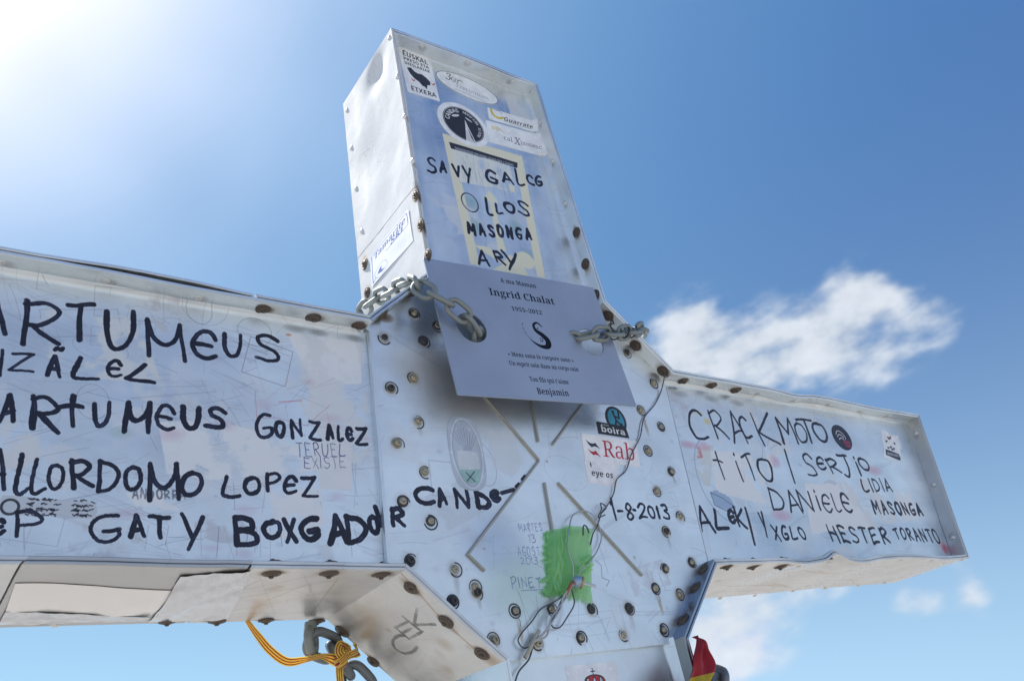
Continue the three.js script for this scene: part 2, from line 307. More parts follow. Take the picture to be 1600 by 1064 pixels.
const L = { out: inset(0), cov: inset(T0), in1: inset(T1), in2: inset(T2) };
const BACK = { upLT: -0.242, upRT: -0.242, guUR: -0.262, rT: -0.27, rTE: -0.218, rBE: -0.213, guLR: -0.288, stR: -0.268, ftR: -0.268, ftL: -0.268, stL: -0.262, guLL: -0.262, lBE: -0.268, lTE: -0.266, lT: -0.266, upL: -0.25 };
const DENTS = {                                         // place along the plate, depth, radius, height (metres, outwards positive)
  upL: [[0.585, -0.085, 0.034, -0.012], [0.47, -0.17, 0.05, 0.003], [0.42, -0.10, 0.07, -0.003], [0.30, -0.15, 0.05, 0.002], [0.33, -0.06, 0.04, -0.002]],
  upLT: [[0.2, 0.0, 0.16, 0.003], [0.09, -0.2, 0.06, -0.006], [0.33, 0, 0.05, -0.003]],
  rT: [[0.43, 0, 0.06, -0.006], [0.55, -0.03, 0.12, 0.003], [0.8, 0, 0.1, -0.002]],
  rBE: [[0.575, 0.0, 0.028, -0.014], [0.48, -0.02, 0.06, 0.006], [0.69, 0, 0.05, 0.004], [0.3, -0.08, 0.13, -0.006], [0.62, -0.1, 0.10, -0.006], [0.12, -0.05, 0.1, 0.004]],
  lTE: [[0.7, 0, 0.07, -0.001], [0.6, 0, 0.08, 0.001]],
  guLL: [[0.3, -0.14, 0.08, 0.005], [0.42, -0.05, 0.05, -0.003]],
};
const smallWave = (s, z, id) => 0.0011 * perlin.noise(s * 9 + id * 3.3, z * 9, id) + 0.0005 * perlin.noise(s * 31, z * 31, id + 5);
// one folded sheet between two offsets of the outline, from t0 to t1 metres along side i
function sheetGeometry(i, outer, inner, t0, t1, zf0 = 0, curl = null) {
  const j = (i + 1) % N, a = outer[i], b = outer[j], c = inner[i], d = inner[j], len = RING[i].p.distanceTo(RING[j].p), key = RING[i].k, dents = DENTS[key] ?? [];
  const dir = RING[j].p.clone().sub(RING[i].p).normalize(), nrm = new THREE.Vector2(-dir.y, dir.x);
  const big = len > 1.5, nu = Math.max(6, Math.round((t1 - t0) / (big ? 0.06 : 0.012))), nv = 20;
  const along = (P, Q, t) => { const u = t / len; return [P.x + (Q.x - P.x) * u, P.y + (Q.y - P.y) * u]; };
  const wave = (t, z) => {
    const edge = smooth(0, 0.03, t) * smooth(0, 0.03, len - t);
    let h = smallWave(t, z, i) * 1.0;
    for (const [dt, dz, r, k] of dents) { const q = ((t - dt) ** 2 + (z - dz) ** 2) / (r * r); if (q < 9) h += k * Math.exp(-q); }
    if (curl) h += curl(t, z);
    return h * edge;
  };
  const zb = (t) => BACK[key] + (BACK[RING[j].k] - BACK[key]) * t / len;
  const point = (P, Q, t, z, p) => { const [x, y] = along(P, Q, t), w = wave(t, z); return p.set(x + nrm.x * w, y + nrm.y * w, z); };
  const T = (u) => t0 + (t1 - t0) * u, ch = 0.0009;
  const face = (P, Q, flip) => surface(nu, nv, (u, v, p) => point(P, Q, T(u), flip ? zf0 - ch + (zb(T(u)) - zf0 + ch) * v : zb(T(u)) + (zf0 - ch - zb(T(u))) * v, p), (u, v, p) => [T(u), p.z]);
  const mix = (P, Q, k) => ({ x: P.x + (Q.x - P.x) * k, y: P.y + (Q.y - P.y) * k });
  const thick = a.distanceTo(c), e = Math.min(0.3, ch / thick), ao = mix(a, c, e), bo = mix(b, d, e), ai = mix(a, c, 1 - e), bi = mix(b, d, 1 - e), p1 = V(0, 0, 0), p2 = V(0, 0, 0);
  const strip = (f, g, n = nu) => surface(n, 1, (u, v, p) => { f(u, p1); g(u, p2); p.copy(v ? p2 : p1); }, (u, v, p) => [T(u), p.z + v * 0.004]);
  return merge([
    face(a, b, false), face(c, d, true),
    strip((u, p) => point(a, b, T(u), zf0 - ch, p), (u, p) => point(ao, bo, T(u), zf0, p)), strip((u, p) => point(ao, bo, T(u), zf0, p), (u, p) => point(ai, bi, T(u), zf0, p)), strip((u, p) => point(ai, bi, T(u), zf0, p), (u, p) => point(c, d, T(u), zf0 - ch, p)),
    strip((u, p) => point(c, d, T(u), zb(T(u)), p), (u, p) => point(a, b, T(u), zb(T(u)), p)),
    strip((u, p) => point(a, b, t0, zb(t0) + (zf0 - ch - zb(t0)) * u, p), (u, p) => point(c, d, t0, zb(t0) + (zf0 - ch - zb(t0)) * u, p), 6), strip((u, p) => point(c, d, t1, zb(t1) + (zf0 - ch - zb(t1)) * u, p), (u, p) => point(a, b, t1, zb(t1) + (zf0 - ch - zb(t1)) * u, p), 6),
  ]);
}
const PLATE_BOLTS = {};                                 // per side: bolts on its outer face and inner face, millimetres along and in depth
PLATE_BOLTS.upL = { out: table(`621 -14|496 -6|379 -1|257 3|176 -3|105 -2|30 7|605 -228|486 -224|367 -223|248 -219|165 -221|94 -222`) };
PLATE_BOLTS.upLT = { in: table(`80 -13|204 -11|334 -14`) };
PLATE_BOLTS.upRT = { in: table(`112 -26|234 -21|356 -22|442 -15|525 -17|606 -16|-5 -25`) };
PLATE_BOLTS.guUR = { in: table(`25 -17|111 -20|191 -16`) };
PLATE_BOLTS.rT = { in: table(`49 -36|139 -41|224 -40|308 -45|443 -47|595 -48|737 -46|873 -45|1032 -50`) };
PLATE_BOLTS.rTE = { in: table(`54 -29|210 -21|361 -19`) };
PLATE_BOLTS.rBE = { out: table(`922 -19|839 -24|747 -27|689 -24|571 -22|438 -20|291 -20|167 -14|31 -7|655 -274|539 -266|416 -247|290 -240|164 -226|58 -213`), in: table(`922 -17|839 -17|747 -17`) };
PLATE_BOLTS.guLR = { in: table(`60 -30|138 -30|14 -30`) };
PLATE_BOLTS.stL = { out: table(`165 -22|95 -27|25 -24|161 -258|90 -262`) };
PLATE_BOLTS.guLL = { out: table(`181 -21|103 -20|25 -22|386 -260|174 -257|245 -254|99 -260|12 -271`), in: table(`181 -16|103 -16|25 -17`) };
PLATE_BOLTS.lTE = { in: table(`4 -38|126 -38|249 -35|345 -43|425 -43|502 -42`).map(([t, z]) => [t + 471, z]) };
PLATE_BOLTS.lT = { in: table(`40 -20|126 -22`) };
// which of them are smooth rivets rather than rusty bolts
const isRivet = (key, t) => (key === 'upLT') || (key === 'upRT' && t < 400) || (key === 'upL' && t > 180) || (key === 'rT' && t > 250) || key === 'rTE' || (key === 'rBE' && t < 720) || (key === 'lTE' && t < 760) || (key === 'guLL' && t > 300);

const ALU = { tone: [0.815, 0.865, 0.895] };
function plateSkin(i) {
  const key = RING[i].k, len = RING[i].p.distanceTo(RING[(i + 1) % N].p), under = ['rBE', 'stL', 'guLL'].includes(key);
  const big = len > 1.5, s = new Skin(-0.012, -0.30, len + 0.012, 0.012, big ? 500 : 1200, { ...ALU, vary: under ? 0.22 : 0.14, warm: under ? 0.3 : key === 'upL' ? 0 : 0.25, rough: under && key !== 'rBE' ? 0.44 : key === 'upL' ? 0.84 : key === 'rBE' ? 0.36 : 0.34, metal: under ? 0.88 : key === 'upL' ? 0.06 : 0.92, grain: rnd() < 0.5 ? 'x' : 'y', ...(under ? { tone: [0.72, 0.72, 0.72] } : key === 'upL' ? { tone: [0.67, 0.675, 0.685] } : key === 'stR' ? { tone: [0.40, 0.42, 0.44], rough: 0.5 } : key === 'guLR' ? { tone: [0.36, 0.40, 0.46] } : key === 'rTE' ? { tone: [0.62, 0.62, 0.62], rough: 0.5 } : {}) });  // guLR: dark reflection of the middle plate is put into its tone
  s.scratches(big ? 20 : 70, under ? 0.7 : 0.5);
  const spots = PLATE_BOLTS[key];
  for (const side of ['out', 'in']) for (const [t, z] of spots?.[side] ?? []) {
    const x = t / 1000, y = side === 'in' ? Math.max(z / 1000, -0.0215) : z / 1000;
    if (isRivet(key, t)) { s.blot(x, y - 0.002, 0.012, 0.010, [120, 112, 104], 0.35, 0.6, 0.5); continue; }
    s.blot(x + rr(-0.004, 0.004), y, 0.024, 0.017, [150, 116, 78], rr(0.15, 0.45), 0.7, 0.35); s.blot(x + rr(-0.002, 0.002), y, 0.016, 0.0115, [72, 52, 38], rr(0.6, 0.95), 0.8, 0.2); if (rnd() < 0.7) s.blot(x + rr(-0.014, 0.014), y + rr(-0.003, 0.003), rr(0.016, 0.03), 0.007, [74, 66, 60], rr(0.2, 0.5), 0.8, 0.3);
  }
  if (key === 'rBE') {                                  // washed, streaked underside of the right arm
    for (let k = 0; k < 26; k++) { const x = rr(0.05, 0.75), y = rr(-0.24, -0.02), l = rr(0.06, 0.22); s.line([[x, y], [x + l * 0.5, y + rr(-0.012, 0.02)], [x + l, y + rr(0, 0.03)]], rr(0.003, 0.012), rnd() < 0.5 ? [168, 132, 92] : [232, 226, 214], rr(0.06, 0.22), 0.6, 0.5); }
    s.specks(40, [150, 106, 66], 0.25, 0.012);
  }
  if (key === 'guLL') { s.pair([176, 175, 174], 0.36, 0.9, 0.6, (g) => g.fillRect(s.X(0.2168), 0, s.X(0.4625) - s.X(0.2168), s.h)); for (let k = 0; k < 30; k++) s.line([[rr(0, 0.25), rr(-0.25, 0)], [rr(0, 0.3), rr(-0.25, 0)]], rr(0.0006, 0.004), rnd() < 0.5 ? [120, 100, 84] : [236, 230, 222], rr(0.05, 0.2), 0.5, 0.7); s.specks(30, [140, 104, 72], 0.25, 0.02); }
  if (key === 'stL') {                                  // three smeared grey letters
    const gl = table(`C 92 -158 50 34 7|E 110 -112 46 26 6|K 116 -74 44 34 7`);
    for (const [ch, cx, cy, w, h, lw] of gl) for (const st of strokesOf(ch)) { const P = st.map(([u, v]) => [(cx + (v - 0.5) * h) / 1000, (cy + (u - 0.5) * w) / 1000]); for (let q = 0; q + 1 < P.length; q++) s.line([P[q], P[q + 1]], lw / 1000 * rr(0.6, 1), [120, 118, 114], rr(0.25, 0.7), 0.6, 0.4); }
    s.specks(30, [150, 112, 74], 0.25, 0.02);
    s.line([[0.19, -0.012], [0.1, -0.03], [0.02, -0.028]], 0.004, [150, 104, 60], 0.3, 0.7, 0.3);
  }
  if (key === 'upL') { for (let k = 0; k < 60; k++) { const x = rr(0.3, 0.62), y = rr(-0.2, -0.04), l = rr(0.006, 0.03); s.line([[x, y], [x + l, y + rr(-0.01, 0.01)]], 0.0007, [120, 126, 140], rr(0.2, 0.6), 0.6, 0.4); }
    write(s, table(`A 405 -120 26 40 1.6|A 420 -165 24 36 1.6|X 350 -110 22 40 1.5|I 350 -140 8 40 1.5`).map(([c, x, y, w, h, l]) => [c, x, y, w, h, l]), { rgb: [96, 104, 122], alpha: 0.6 }); }
  return s;
}
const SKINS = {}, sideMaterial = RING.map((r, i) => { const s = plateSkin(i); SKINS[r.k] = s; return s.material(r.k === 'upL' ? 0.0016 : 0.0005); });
function skinUV(g, s) { const u = g.attributes.uv; for (let i = 0; i < u.count; i++) { const [a, b] = s.uv(u.getX(i), u.getY(i)); u.setXY(i, a, b); } return g; }
const BREAKS = { guLL: [0, 0.2155, 0.2185, 0.4615, 0.464, 0.986], lTE: [0, 0.792, 0.7975, 0.9834], upL: [0, 0.195, 0.1975, 0.638] };
RING.forEach((r, i) => {
  const len = r.p.distanceTo(RING[(i + 1) % N].p), br = BREAKS[r.k] ?? [0, len];
  br[br.length - 1] = len;
  const g = new THREE.Group(); g.name = 'side_plate'; g.position.y = Y0; cross.add(g);
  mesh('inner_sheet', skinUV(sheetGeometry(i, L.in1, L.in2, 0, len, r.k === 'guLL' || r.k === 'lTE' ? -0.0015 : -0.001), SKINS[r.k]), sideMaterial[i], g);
  for (let k = 0; k + 1 < br.length; k += 2) {
    const lift = r.k === 'lTE' && k === 0 ? (t, z) => 0.0045 * smooth(0.5, 0.66, t) * smooth(0.79, 0.7, t) * smooth(-0.1, 0, z) : null;
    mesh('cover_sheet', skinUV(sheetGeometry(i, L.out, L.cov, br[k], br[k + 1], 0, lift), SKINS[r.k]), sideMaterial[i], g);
  }
});

// ------------------------------------------------------------------ front panels
const ZP = -0.037, ZC = -0.031;
const panelWave = (x, y) => 0.0016 * perlin.noise(x * 5, y * 5, 2.2) + 0.0006 * perlin.noise(x * 17, y * 17, 9.1);
const lineY = (a, b, x) => a.y + (b.y - a.y) * (x - a.x) / (b.x - a.x), lineX = (a, b, y) => a.x + (b.x - a.x) * (y - a.y) / (b.y - a.y);
const I2 = (k) => L.in2[at(k)];
const fillet = (d, r = 0.011) => (d < r ? r - Math.sqrt(Math.max(0, r * r - (r - d) ** 2)) : 0);
function panel(name, skin, nu, nv, bounds, zAt, parent, mat, label) {
  const front = surface(nu, nv, (u, v, p) => { const [x, y] = bounds(u, v); p.set(x, y, zAt(x, y)); }, (u, v, p) => skin.uv(p.x, p.y));
  const m = mesh(name, front, mat, parent, label); m.position.y = Y0; return m;
}
const ease = (v) => { const k = 0.12; return v > 1 - k ? 1 - k * 0.35 * ((1 - v) / k) : v * (1 - k * 0.35) / (1 - k); };

// left arm
const skinL = new Skin(-0.90, -0.215, -0.315, 0.215, 2400, { ...ALU, vary: 0.2, rough: 0.44, metal: 0.9 });
{
  const s = skinL, grey = [226, 226, 226], P = (name) => mmPts(name);
  s.ghosts(46); s.smears(50); s.ghosts(20); s.smears(50); s.scratches(300, 1); s.blot(-0.30, 0.226, 0.02, 0.012, [74, 50, 36], 0.8, 0.8, 0.2); s.specks(120, [120, 110, 130], 0.16, 0.006);
  s.residue(P(table(`-473.1 168.0|-348.6 173.3|-353.1 95.2|-434.0 84.5`)), [240, 239, 240], 1, 0.30); s.residue(P(table(`-656.3 -1.6|-587.0 10.1|-467.9 -13.1|-382.6 -8.1|-387.5 -83.1|-436.0 -84.3|-438.8 -55.5|-587.5 -77.9|-643.7 -72.2`)), [240, 239, 240], 1, 0.24); s.residue(P(table(`-825.9 133.3|-780.3 152.2|-772.5 95.3|-748.7 70.7|-788.9 73.9`)), grey, 0.85, 0.40);
  s.residue(P(table(`-752.8 137.7|-698.6 158.4|-663.6 93.3|-654.5 55.3|-747.5 52.2`)), grey, 0.9, 0.38); s.residue(P(table(`-510.6 -92.3|-435.8 -81.4|-432.2 -135.7|-504.6 -158.9`)), [240, 239, 240], 1, 0.30); s.residue(P(table(`-831.9 -14.9|-792.8 -6.6|-787.3 -72.5|-825.5 -78.9`)), grey, 0.85, 0.40);
  s.residue(P(table(`-691.9 -100.1|-611.9 -92.3|-619.6 -122.5|-680.3 -116.1`)), [240, 239, 240], 1, 0.30);
  s.poly([[-0.442, -0.012], [-0.383, -0.008], [-0.387, -0.083], [-0.436, -0.084]], [232, 231, 231], 0.7, 0.12, 0.75, 0.0008);
  s.residue([[-0.45, 0.17], [-0.345, 0.175], [-0.35, -0.02], [-0.40, -0.06], [-0.46, 0.05]], [228, 228, 229], 0.9, 0.38);
  // old printed label, worn to specks of black print
  s.poly(P(table(`-822.4 -109.5|-723.4 -112.0|-722.2 -133.4|-820.1 -132.0`)), [204, 208, 214], 0.6, 0.2, 0.8, 0.0015);
  s.pair([40, 42, 54], 0.6, 0.1, 0.85, (g) => { g.lineWidth = 0.003 * s.sx; g.setLineDash([0.003 * s.sx, 0.0016 * s.sx]); g.beginPath(); g.arc(s.X(-0.812), s.Y(-0.122), 0.0085 * s.sx, 0, 7); g.stroke(); g.setLineDash([]); });
  for (let k = 0; k < 150; k++) { const x = rr(-0.797, -0.728), y = -0.112 - Math.floor(rnd() * 4) * 0.006 + rr(-0.001, 0.001); if (x > -0.765 && x < -0.75) continue; s.line([[x, y], [x + rr(0.001, 0.004), y + rr(-0.002, 0.002)]], 0.0014, [38, 40, 52], 0.8, 0.6, 0.1); }
  s.blot(-0.70, -0.02, 0.02, 0.012, [140, 176, 170], 0.35); s.line([[-0.72, -0.018], [-0.70, -0.008], [-0.69, -0.006]], 0.0012, [235, 238, 240], 0.7);
  for (let k = 0; k < 26; k++) { const x = rr(-0.62, -0.36), y = rr(-0.03, 0.09), a = rr(0, 3.1), l = rr(0.02, 0.07); s.line([[x, y], [x + Math.cos(a) * l, y + Math.sin(a) * l]], 0.0007, k % 3 ? [112, 92, 128] : [190, 84, 106], rr(0.1, 0.3)); }
  s.line([[-0.525, 0.062], [-0.524, 0.018], [-0.495, 0.022], [-0.45, 0.014], [-0.41, 0.052]], 0.0008, [190, 70, 100], 0.45); s.line([[-0.49, 0.048], [-0.455, 0.054]], 0.002, [205, 84, 100], 0.4);
  for (let k = 0; k < 14; k++) s.blot(rr(-0.85, -0.36), rr(-0.19, 0.1), rr(0.008, 0.025), rr(0.005, 0.014), [196, 120, 150], 0.16);
  s.blot(-0.47, 0.165, 0.006, 0.003, [205, 120, 90], 0.8);
  for (const x of [-0.46, -0.42, -0.355]) s.blot(x, 0.178, 0.02, 0.008, [96, 92, 92], 0.4);
  for (let k = 0; k < 16; k++) { const x = rr(-0.86, -0.34); s.line([[x, -0.14], [x + rr(-0.004, 0.004), rr(-0.185, -0.16)]], 0.0007, [76, 66, 92], rr(0.2, 0.5)); }
  write(s, table(`A -680 -100 8 16 2.7|N -671 -100 8 15 2.7|D -662 -100 8 15 2.7|O -652 -100 8 14 2.7|R -643 -100 8 13 2.7|R -633 -100 9 13 2.8|A -624 -100 9 12 2.8`), { rgb: [118, 122, 134], alpha: 0.65, over: 0 });
  write(s, table(`T -463 -25 10 23 1.3|E -450 -24 10 22 1.3|R -437 -23 10 22 1.4|U -424 -23 10 21 1.4|E -410 -22 10 21 1.4|L -397 -21 11 20 1.4|E -453 -45 10 17 1.3|X -441 -44 10 18 1.3|I -432 -43 4 18 1.3|S -423 -42 10 18 1.4|T -411 -41 10 19 1.4|E -398 -40 10 19 1.4`), { rgb: [86, 88, 132], alpha: 0.75, over: 0.5 });
  write(s, table(`A -851 124 28 57 6.5|R -800 124 49 70 6.7|T -757 135 36 61 7.0|U -708 131 40 62 7.3|m -650 125 54 64 7.6|e -596 126 39 51 7.9|U -556 132 30 44 8.2|S -504 136 45 50 8.5|I -839 59 5 40 5.1|Z -817 64 29 29 5.2|A -782 64 18 32 5.4|^ -778 89 14 10 5.5|L -745 65 34 35 5.5|e -712 70 21 28 5.7|< -679 68 41 32 5.8|A -825 1 19 40 6.0|R -787 -4 36 48 6.2|t -758 3 30 46 6.4|U -724 3 22 37 6.6|m -682 3 35 47 6.8|e -647 6 28 40 7.0|U -615 9 26 37 7.2|S -581 12 32 35 7.4|G -514 8 27 40 5.7|O -490 5 17 27 5.8|N -466 8 19 32 5.9|Z -438 7 21 33 6.0|A -414 7 14 26 6.1|L -398 6 12 28 6.2|e -383 6 14 25 6.2|Z -363 4 23 32 6.3|A -828 -78 22 52 5.7|L -802 -81 18 53 5.8|L -786 -83 19 48 5.9|O -769 -83 20 34 6.0|R -742 -78 28 40 6.1|D -712 -78 27 44 6.3|O -684 -81 23 34 6.4|m -647 -83 41 53 6.6|O -613 -85 30 35 6.8|L -561 -86 28 32 5.8|O -534 -83 25 27 5.9|P -504 -76 24 29 6.1|e -480 -80 23 29 6.2|Z -452 -81 27 33 6.3|e -820 -145 13 20 5.4|P -792 -142 31 33 5.6|G -712 -144 36 37 6.0|A -676 -142 20 31 6.2|T -651 -142 28 31 6.3|Y -612 -149 31 48 6.5|B -544 -147 33 42 8.2|O -508 -143 29 28 8.4|X -484 -145 21 37 8.6|G -455 -142 31 36 8.8|A -415 -142 31 46 9.1|D -386 -140 36 45 9.3|O -357 -134 21 31 9.5|V -345 -122 21 34 9.7`));
}
const matL = skinL.material(0.0005);
const aluTile = new Skin(0, 0, 1, 1, 700, { ...ALU, vary: 0.14, rough: 0.45, metal: 0.88 });
const aluTileTextures = (() => { aluTile.scratches(160, 0.7); const a = new THREE.CanvasTexture(aluTile.c.canvas); a.colorSpace = THREE.SRGBColorSpace; const b = new THREE.CanvasTexture(aluTile.m.canvas); for (const t of [a, b]) t.wrapS = t.wrapT = THREE.RepeatWrapping; return [a, b]; })();
const matAlu = std({ map: aluTileTextures[0], roughnessMap: aluTileTextures[1], metalnessMap: aluTileTextures[1], roughness: 1, metalness: 1, bumpMap: bumpMetre, bumpScale: 0.0005 });

const yTopL = (x) => lineY(I2('lTE'), I2('lT'), x), yBotL = (x) => lineY(I2('lBE'), I2('guLL'), x);
const zLeft = (x, y) => ZP + panelWave(x, y) + fillet(yTopL(x) - y) * smooth(-0.347, -0.353, x);
panel('front_panel', skinL, 150, 90, (u, v) => { const x = -0.90 + 0.585 * u; return [x, yBotL(x) + (yTopL(x) - yBotL(x)) * ease(v) + (v === 1 ? 0.005 : 0)]; }, zLeft, cross, matL);
{ const g = surface(30, 60, (u, v, p) => { const x = -1.325 + 0.425 * u, y = yBotL(x) + (yTopL(x) - yBotL(x)) * ease(v); p.set(x, y, zLeft(x, y)); }, (u, v, p) => [p.x, p.y]); mesh('front_panel', g, matAlu, cross).position.y = Y0; }

// right arm
const skinR = new Skin(0.30, -0.22, 1.40, 0.22, 1860, { ...ALU, vary: 0.2, rough: 0.44, metal: 0.9 });
{
  const s = skinR;
  s.ghosts(40); s.smears(40); s.scratches(220, 0.9); s.specks(90, [120, 110, 130], 0.16, 0.007);
  s.residue(mmPts(table(`384.1 36.6|467.1 57.6|414.2 -38.7|367.9 -34.1`)), [222, 222, 220], 0.85, 0.34); s.residue(mmPts(table(`449.7 41.6|672.1 50.6|594.7 -73.5|428.0 -51.8`)), [240, 239, 240], 1, 0.33);
  s.poly(mmPts(table(`750.4 -14.8|885.0 -11.2|976.6 -116.6|704.9 -132.7`)), [240, 239, 240], 0.7, 0.1, 0.9, 0.003); s.residue(mmPts(table(`1124.9 -13.1|1204.8 -18.3|1197.4 -87.6|1121.4 -97.7`)), [240, 239, 240], 0.95, 0.25);
  s.residue([[0.86, 0.02], [1.1, 0.0], [1.15, -0.09], [0.95, -0.12]], [230, 229, 230], 0.9, 0.36);
  s.residue([[0.39, 0.05], [0.42, 0.05], [0.42, 0.025], [0.395, 0.02]], [206, 110, 124], 0.7, 0.3);
  for (const [x, y] of mmPts(table(`390.3 51.4|423.8 51.2|616.7 -94.3|663.5 34.4|1070.6 35.9|1262.6 -167.6`))) s.blot(x + rr(-0.01, 0.01), y, rr(0.02, 0.05), rr(0.008, 0.02), [206, 110, 140], 0.35);
  s.blot(1.262, -0.165, 0.02, 0.02, [214, 90, 104], 0.75);
  s.blot(0.47, 0.112, 0.014, 0.01, [226, 196, 96], 0.6); s.blot(0.45, 0.13, 0.02, 0.006, [224, 206, 140], 0.5);
  s.pair([150, 176, 206], 0.5, 0.3, 0.6, (g) => { g.lineWidth = 0.003 * s.sx; g.beginPath(); g.ellipse(s.X(0.46), s.Y(-0.02), 0.075 * s.sx, 0.095 * s.sy, 0, 1.7, 4.4); g.stroke(); });
  s.poly([[0.405, -0.052], [0.43, -0.046], [0.465, -0.06], [0.475, -0.082], [0.45, -0.088], [0.415, -0.082]], [140, 164, 196], 0.5, 0.4, 0.6, 0.002); s.line([[0.41, -0.052], [0.44, -0.062], [0.47, -0.08], [0.44, -0.09], [0.41, -0.078], [0.41, -0.052]], 0.0016, [60, 66, 88], 0.7);
  for (const x of [0.41, 0.51, 0.6]) s.blot(x, 0.172, 0.03, 0.010, [110, 108, 108], 0.35);
  for (let k = 0; k < 14; k++) { const x = rr(0.36, 0.7), y = rr(-0.17, 0.12); s.line([[x, y], [x + rr(-0.03, 0.03), y + rr(-0.05, 0.05)]], 0.001, [120, 100, 140], rr(0.15, 0.4)); }
  write(s, table(`C 434 99 52 72 6.0|R 505 108 49 71 6.3|A 567 108 53 78 6.5|C 597 110 35 56 6.6|K 674 114 75 85 6.8|M 755 118 64 71 7.1|O 811 116 48 55 7.2|T 841 124 69 70 7.4|O 896 128 58 54 7.6|t 465 9 33 66 5.3|i 527 15 22 71 5.5|T 567 12 39 66 5.6|O 621 13 52 56 5.8|/ 715 25 17 90 6.0|S 797 32 46 60 6.3|e 847 40 38 36 6.4|R 897 37 51 41 6.6|J 949 41 47 61 6.7|i 1004 44 29 55 6.9|O 1037 51 45 36 7.0|L 1002 -8 28 35 5.3|I 1029 -6 11 37 5.3|D 1055 -4 29 37 5.4|I 1083 -3 12 39 5.5|A 1110 -1 29 39 5.5|D 623 -59 48 54 5.6|A 680 -61 46 54 5.7|N 727 -59 50 52 5.9|i 774 -54 21 52 6.0|e 807 -60 37 47 6.1|L 847 -58 27 48 6.2|e 888 -57 39 50 6.3|M 1013 -63 30 37 7.4|A 1049 -63 25 37 7.5|S 1081 -63 25 36 7.6|O 1115 -63 26 36 7.7|N 1148 -63 26 36 7.9|G 1182 -63 27 35 8.0|A 1217 -63 27 35 8.1|A 366 -109 45 54 7.5|L 414 -110 42 46 7.7|e 451 -101 24 32 7.8|K 478 -103 31 47 8.0|/ 501 -119 -19 86 8.0|Y 548 -116 16 53 5.3|X 580 -134 23 35 5.9|G 610 -134 23 33 6.0|L 640 -134 24 31 6.1|O 671 -133 24 29 6.2|H 787 -133 31 41 6.5|E 828 -134 32 41 6.7|S 869 -134 33 41 6.8|T 912 -134 34 41 6.9|E 955 -135 34 41 7.1|R 1000 -135 35 41 7.2|T 1058 -129 23 29 5.9|O 1088 -129 24 31 6.0|R 1118 -130 24 33 6.1|A 1149 -131 24 34 6.1|N 1180 -132 25 36 6.2|T 1212 -133 25 38 6.3|O 1244 -134 26 40 6.4`), { over: 0.35 });
}
const yTopR = (x) => lineY(I2('rT'), I2('rTE'), x), yBotR = (x) => lineY(I2('guLR'), I2('rBE'), x), xEndR = (y) => lineX(I2('rBE'), I2('rTE'), y);
const zRight = (x, y) => ZP + panelWave(x, y) + fillet(yTopR(x) - y) * smooth(0.367, 0.373, x);
const matR = skinR.material(0.0005);
panel('front_panel', skinR, 150, 90, (u, v) => { const vv = ease(v), yy = -0.2 + 0.4 * vv, x = 0.31 + (xEndR(yy) - 0.31) * u; return [x, yBotR(x) + (yTopR(x) - yBotR(x)) * vv + (v === 1 ? 0.006 : 0)]; }, zRight, cross, matR);

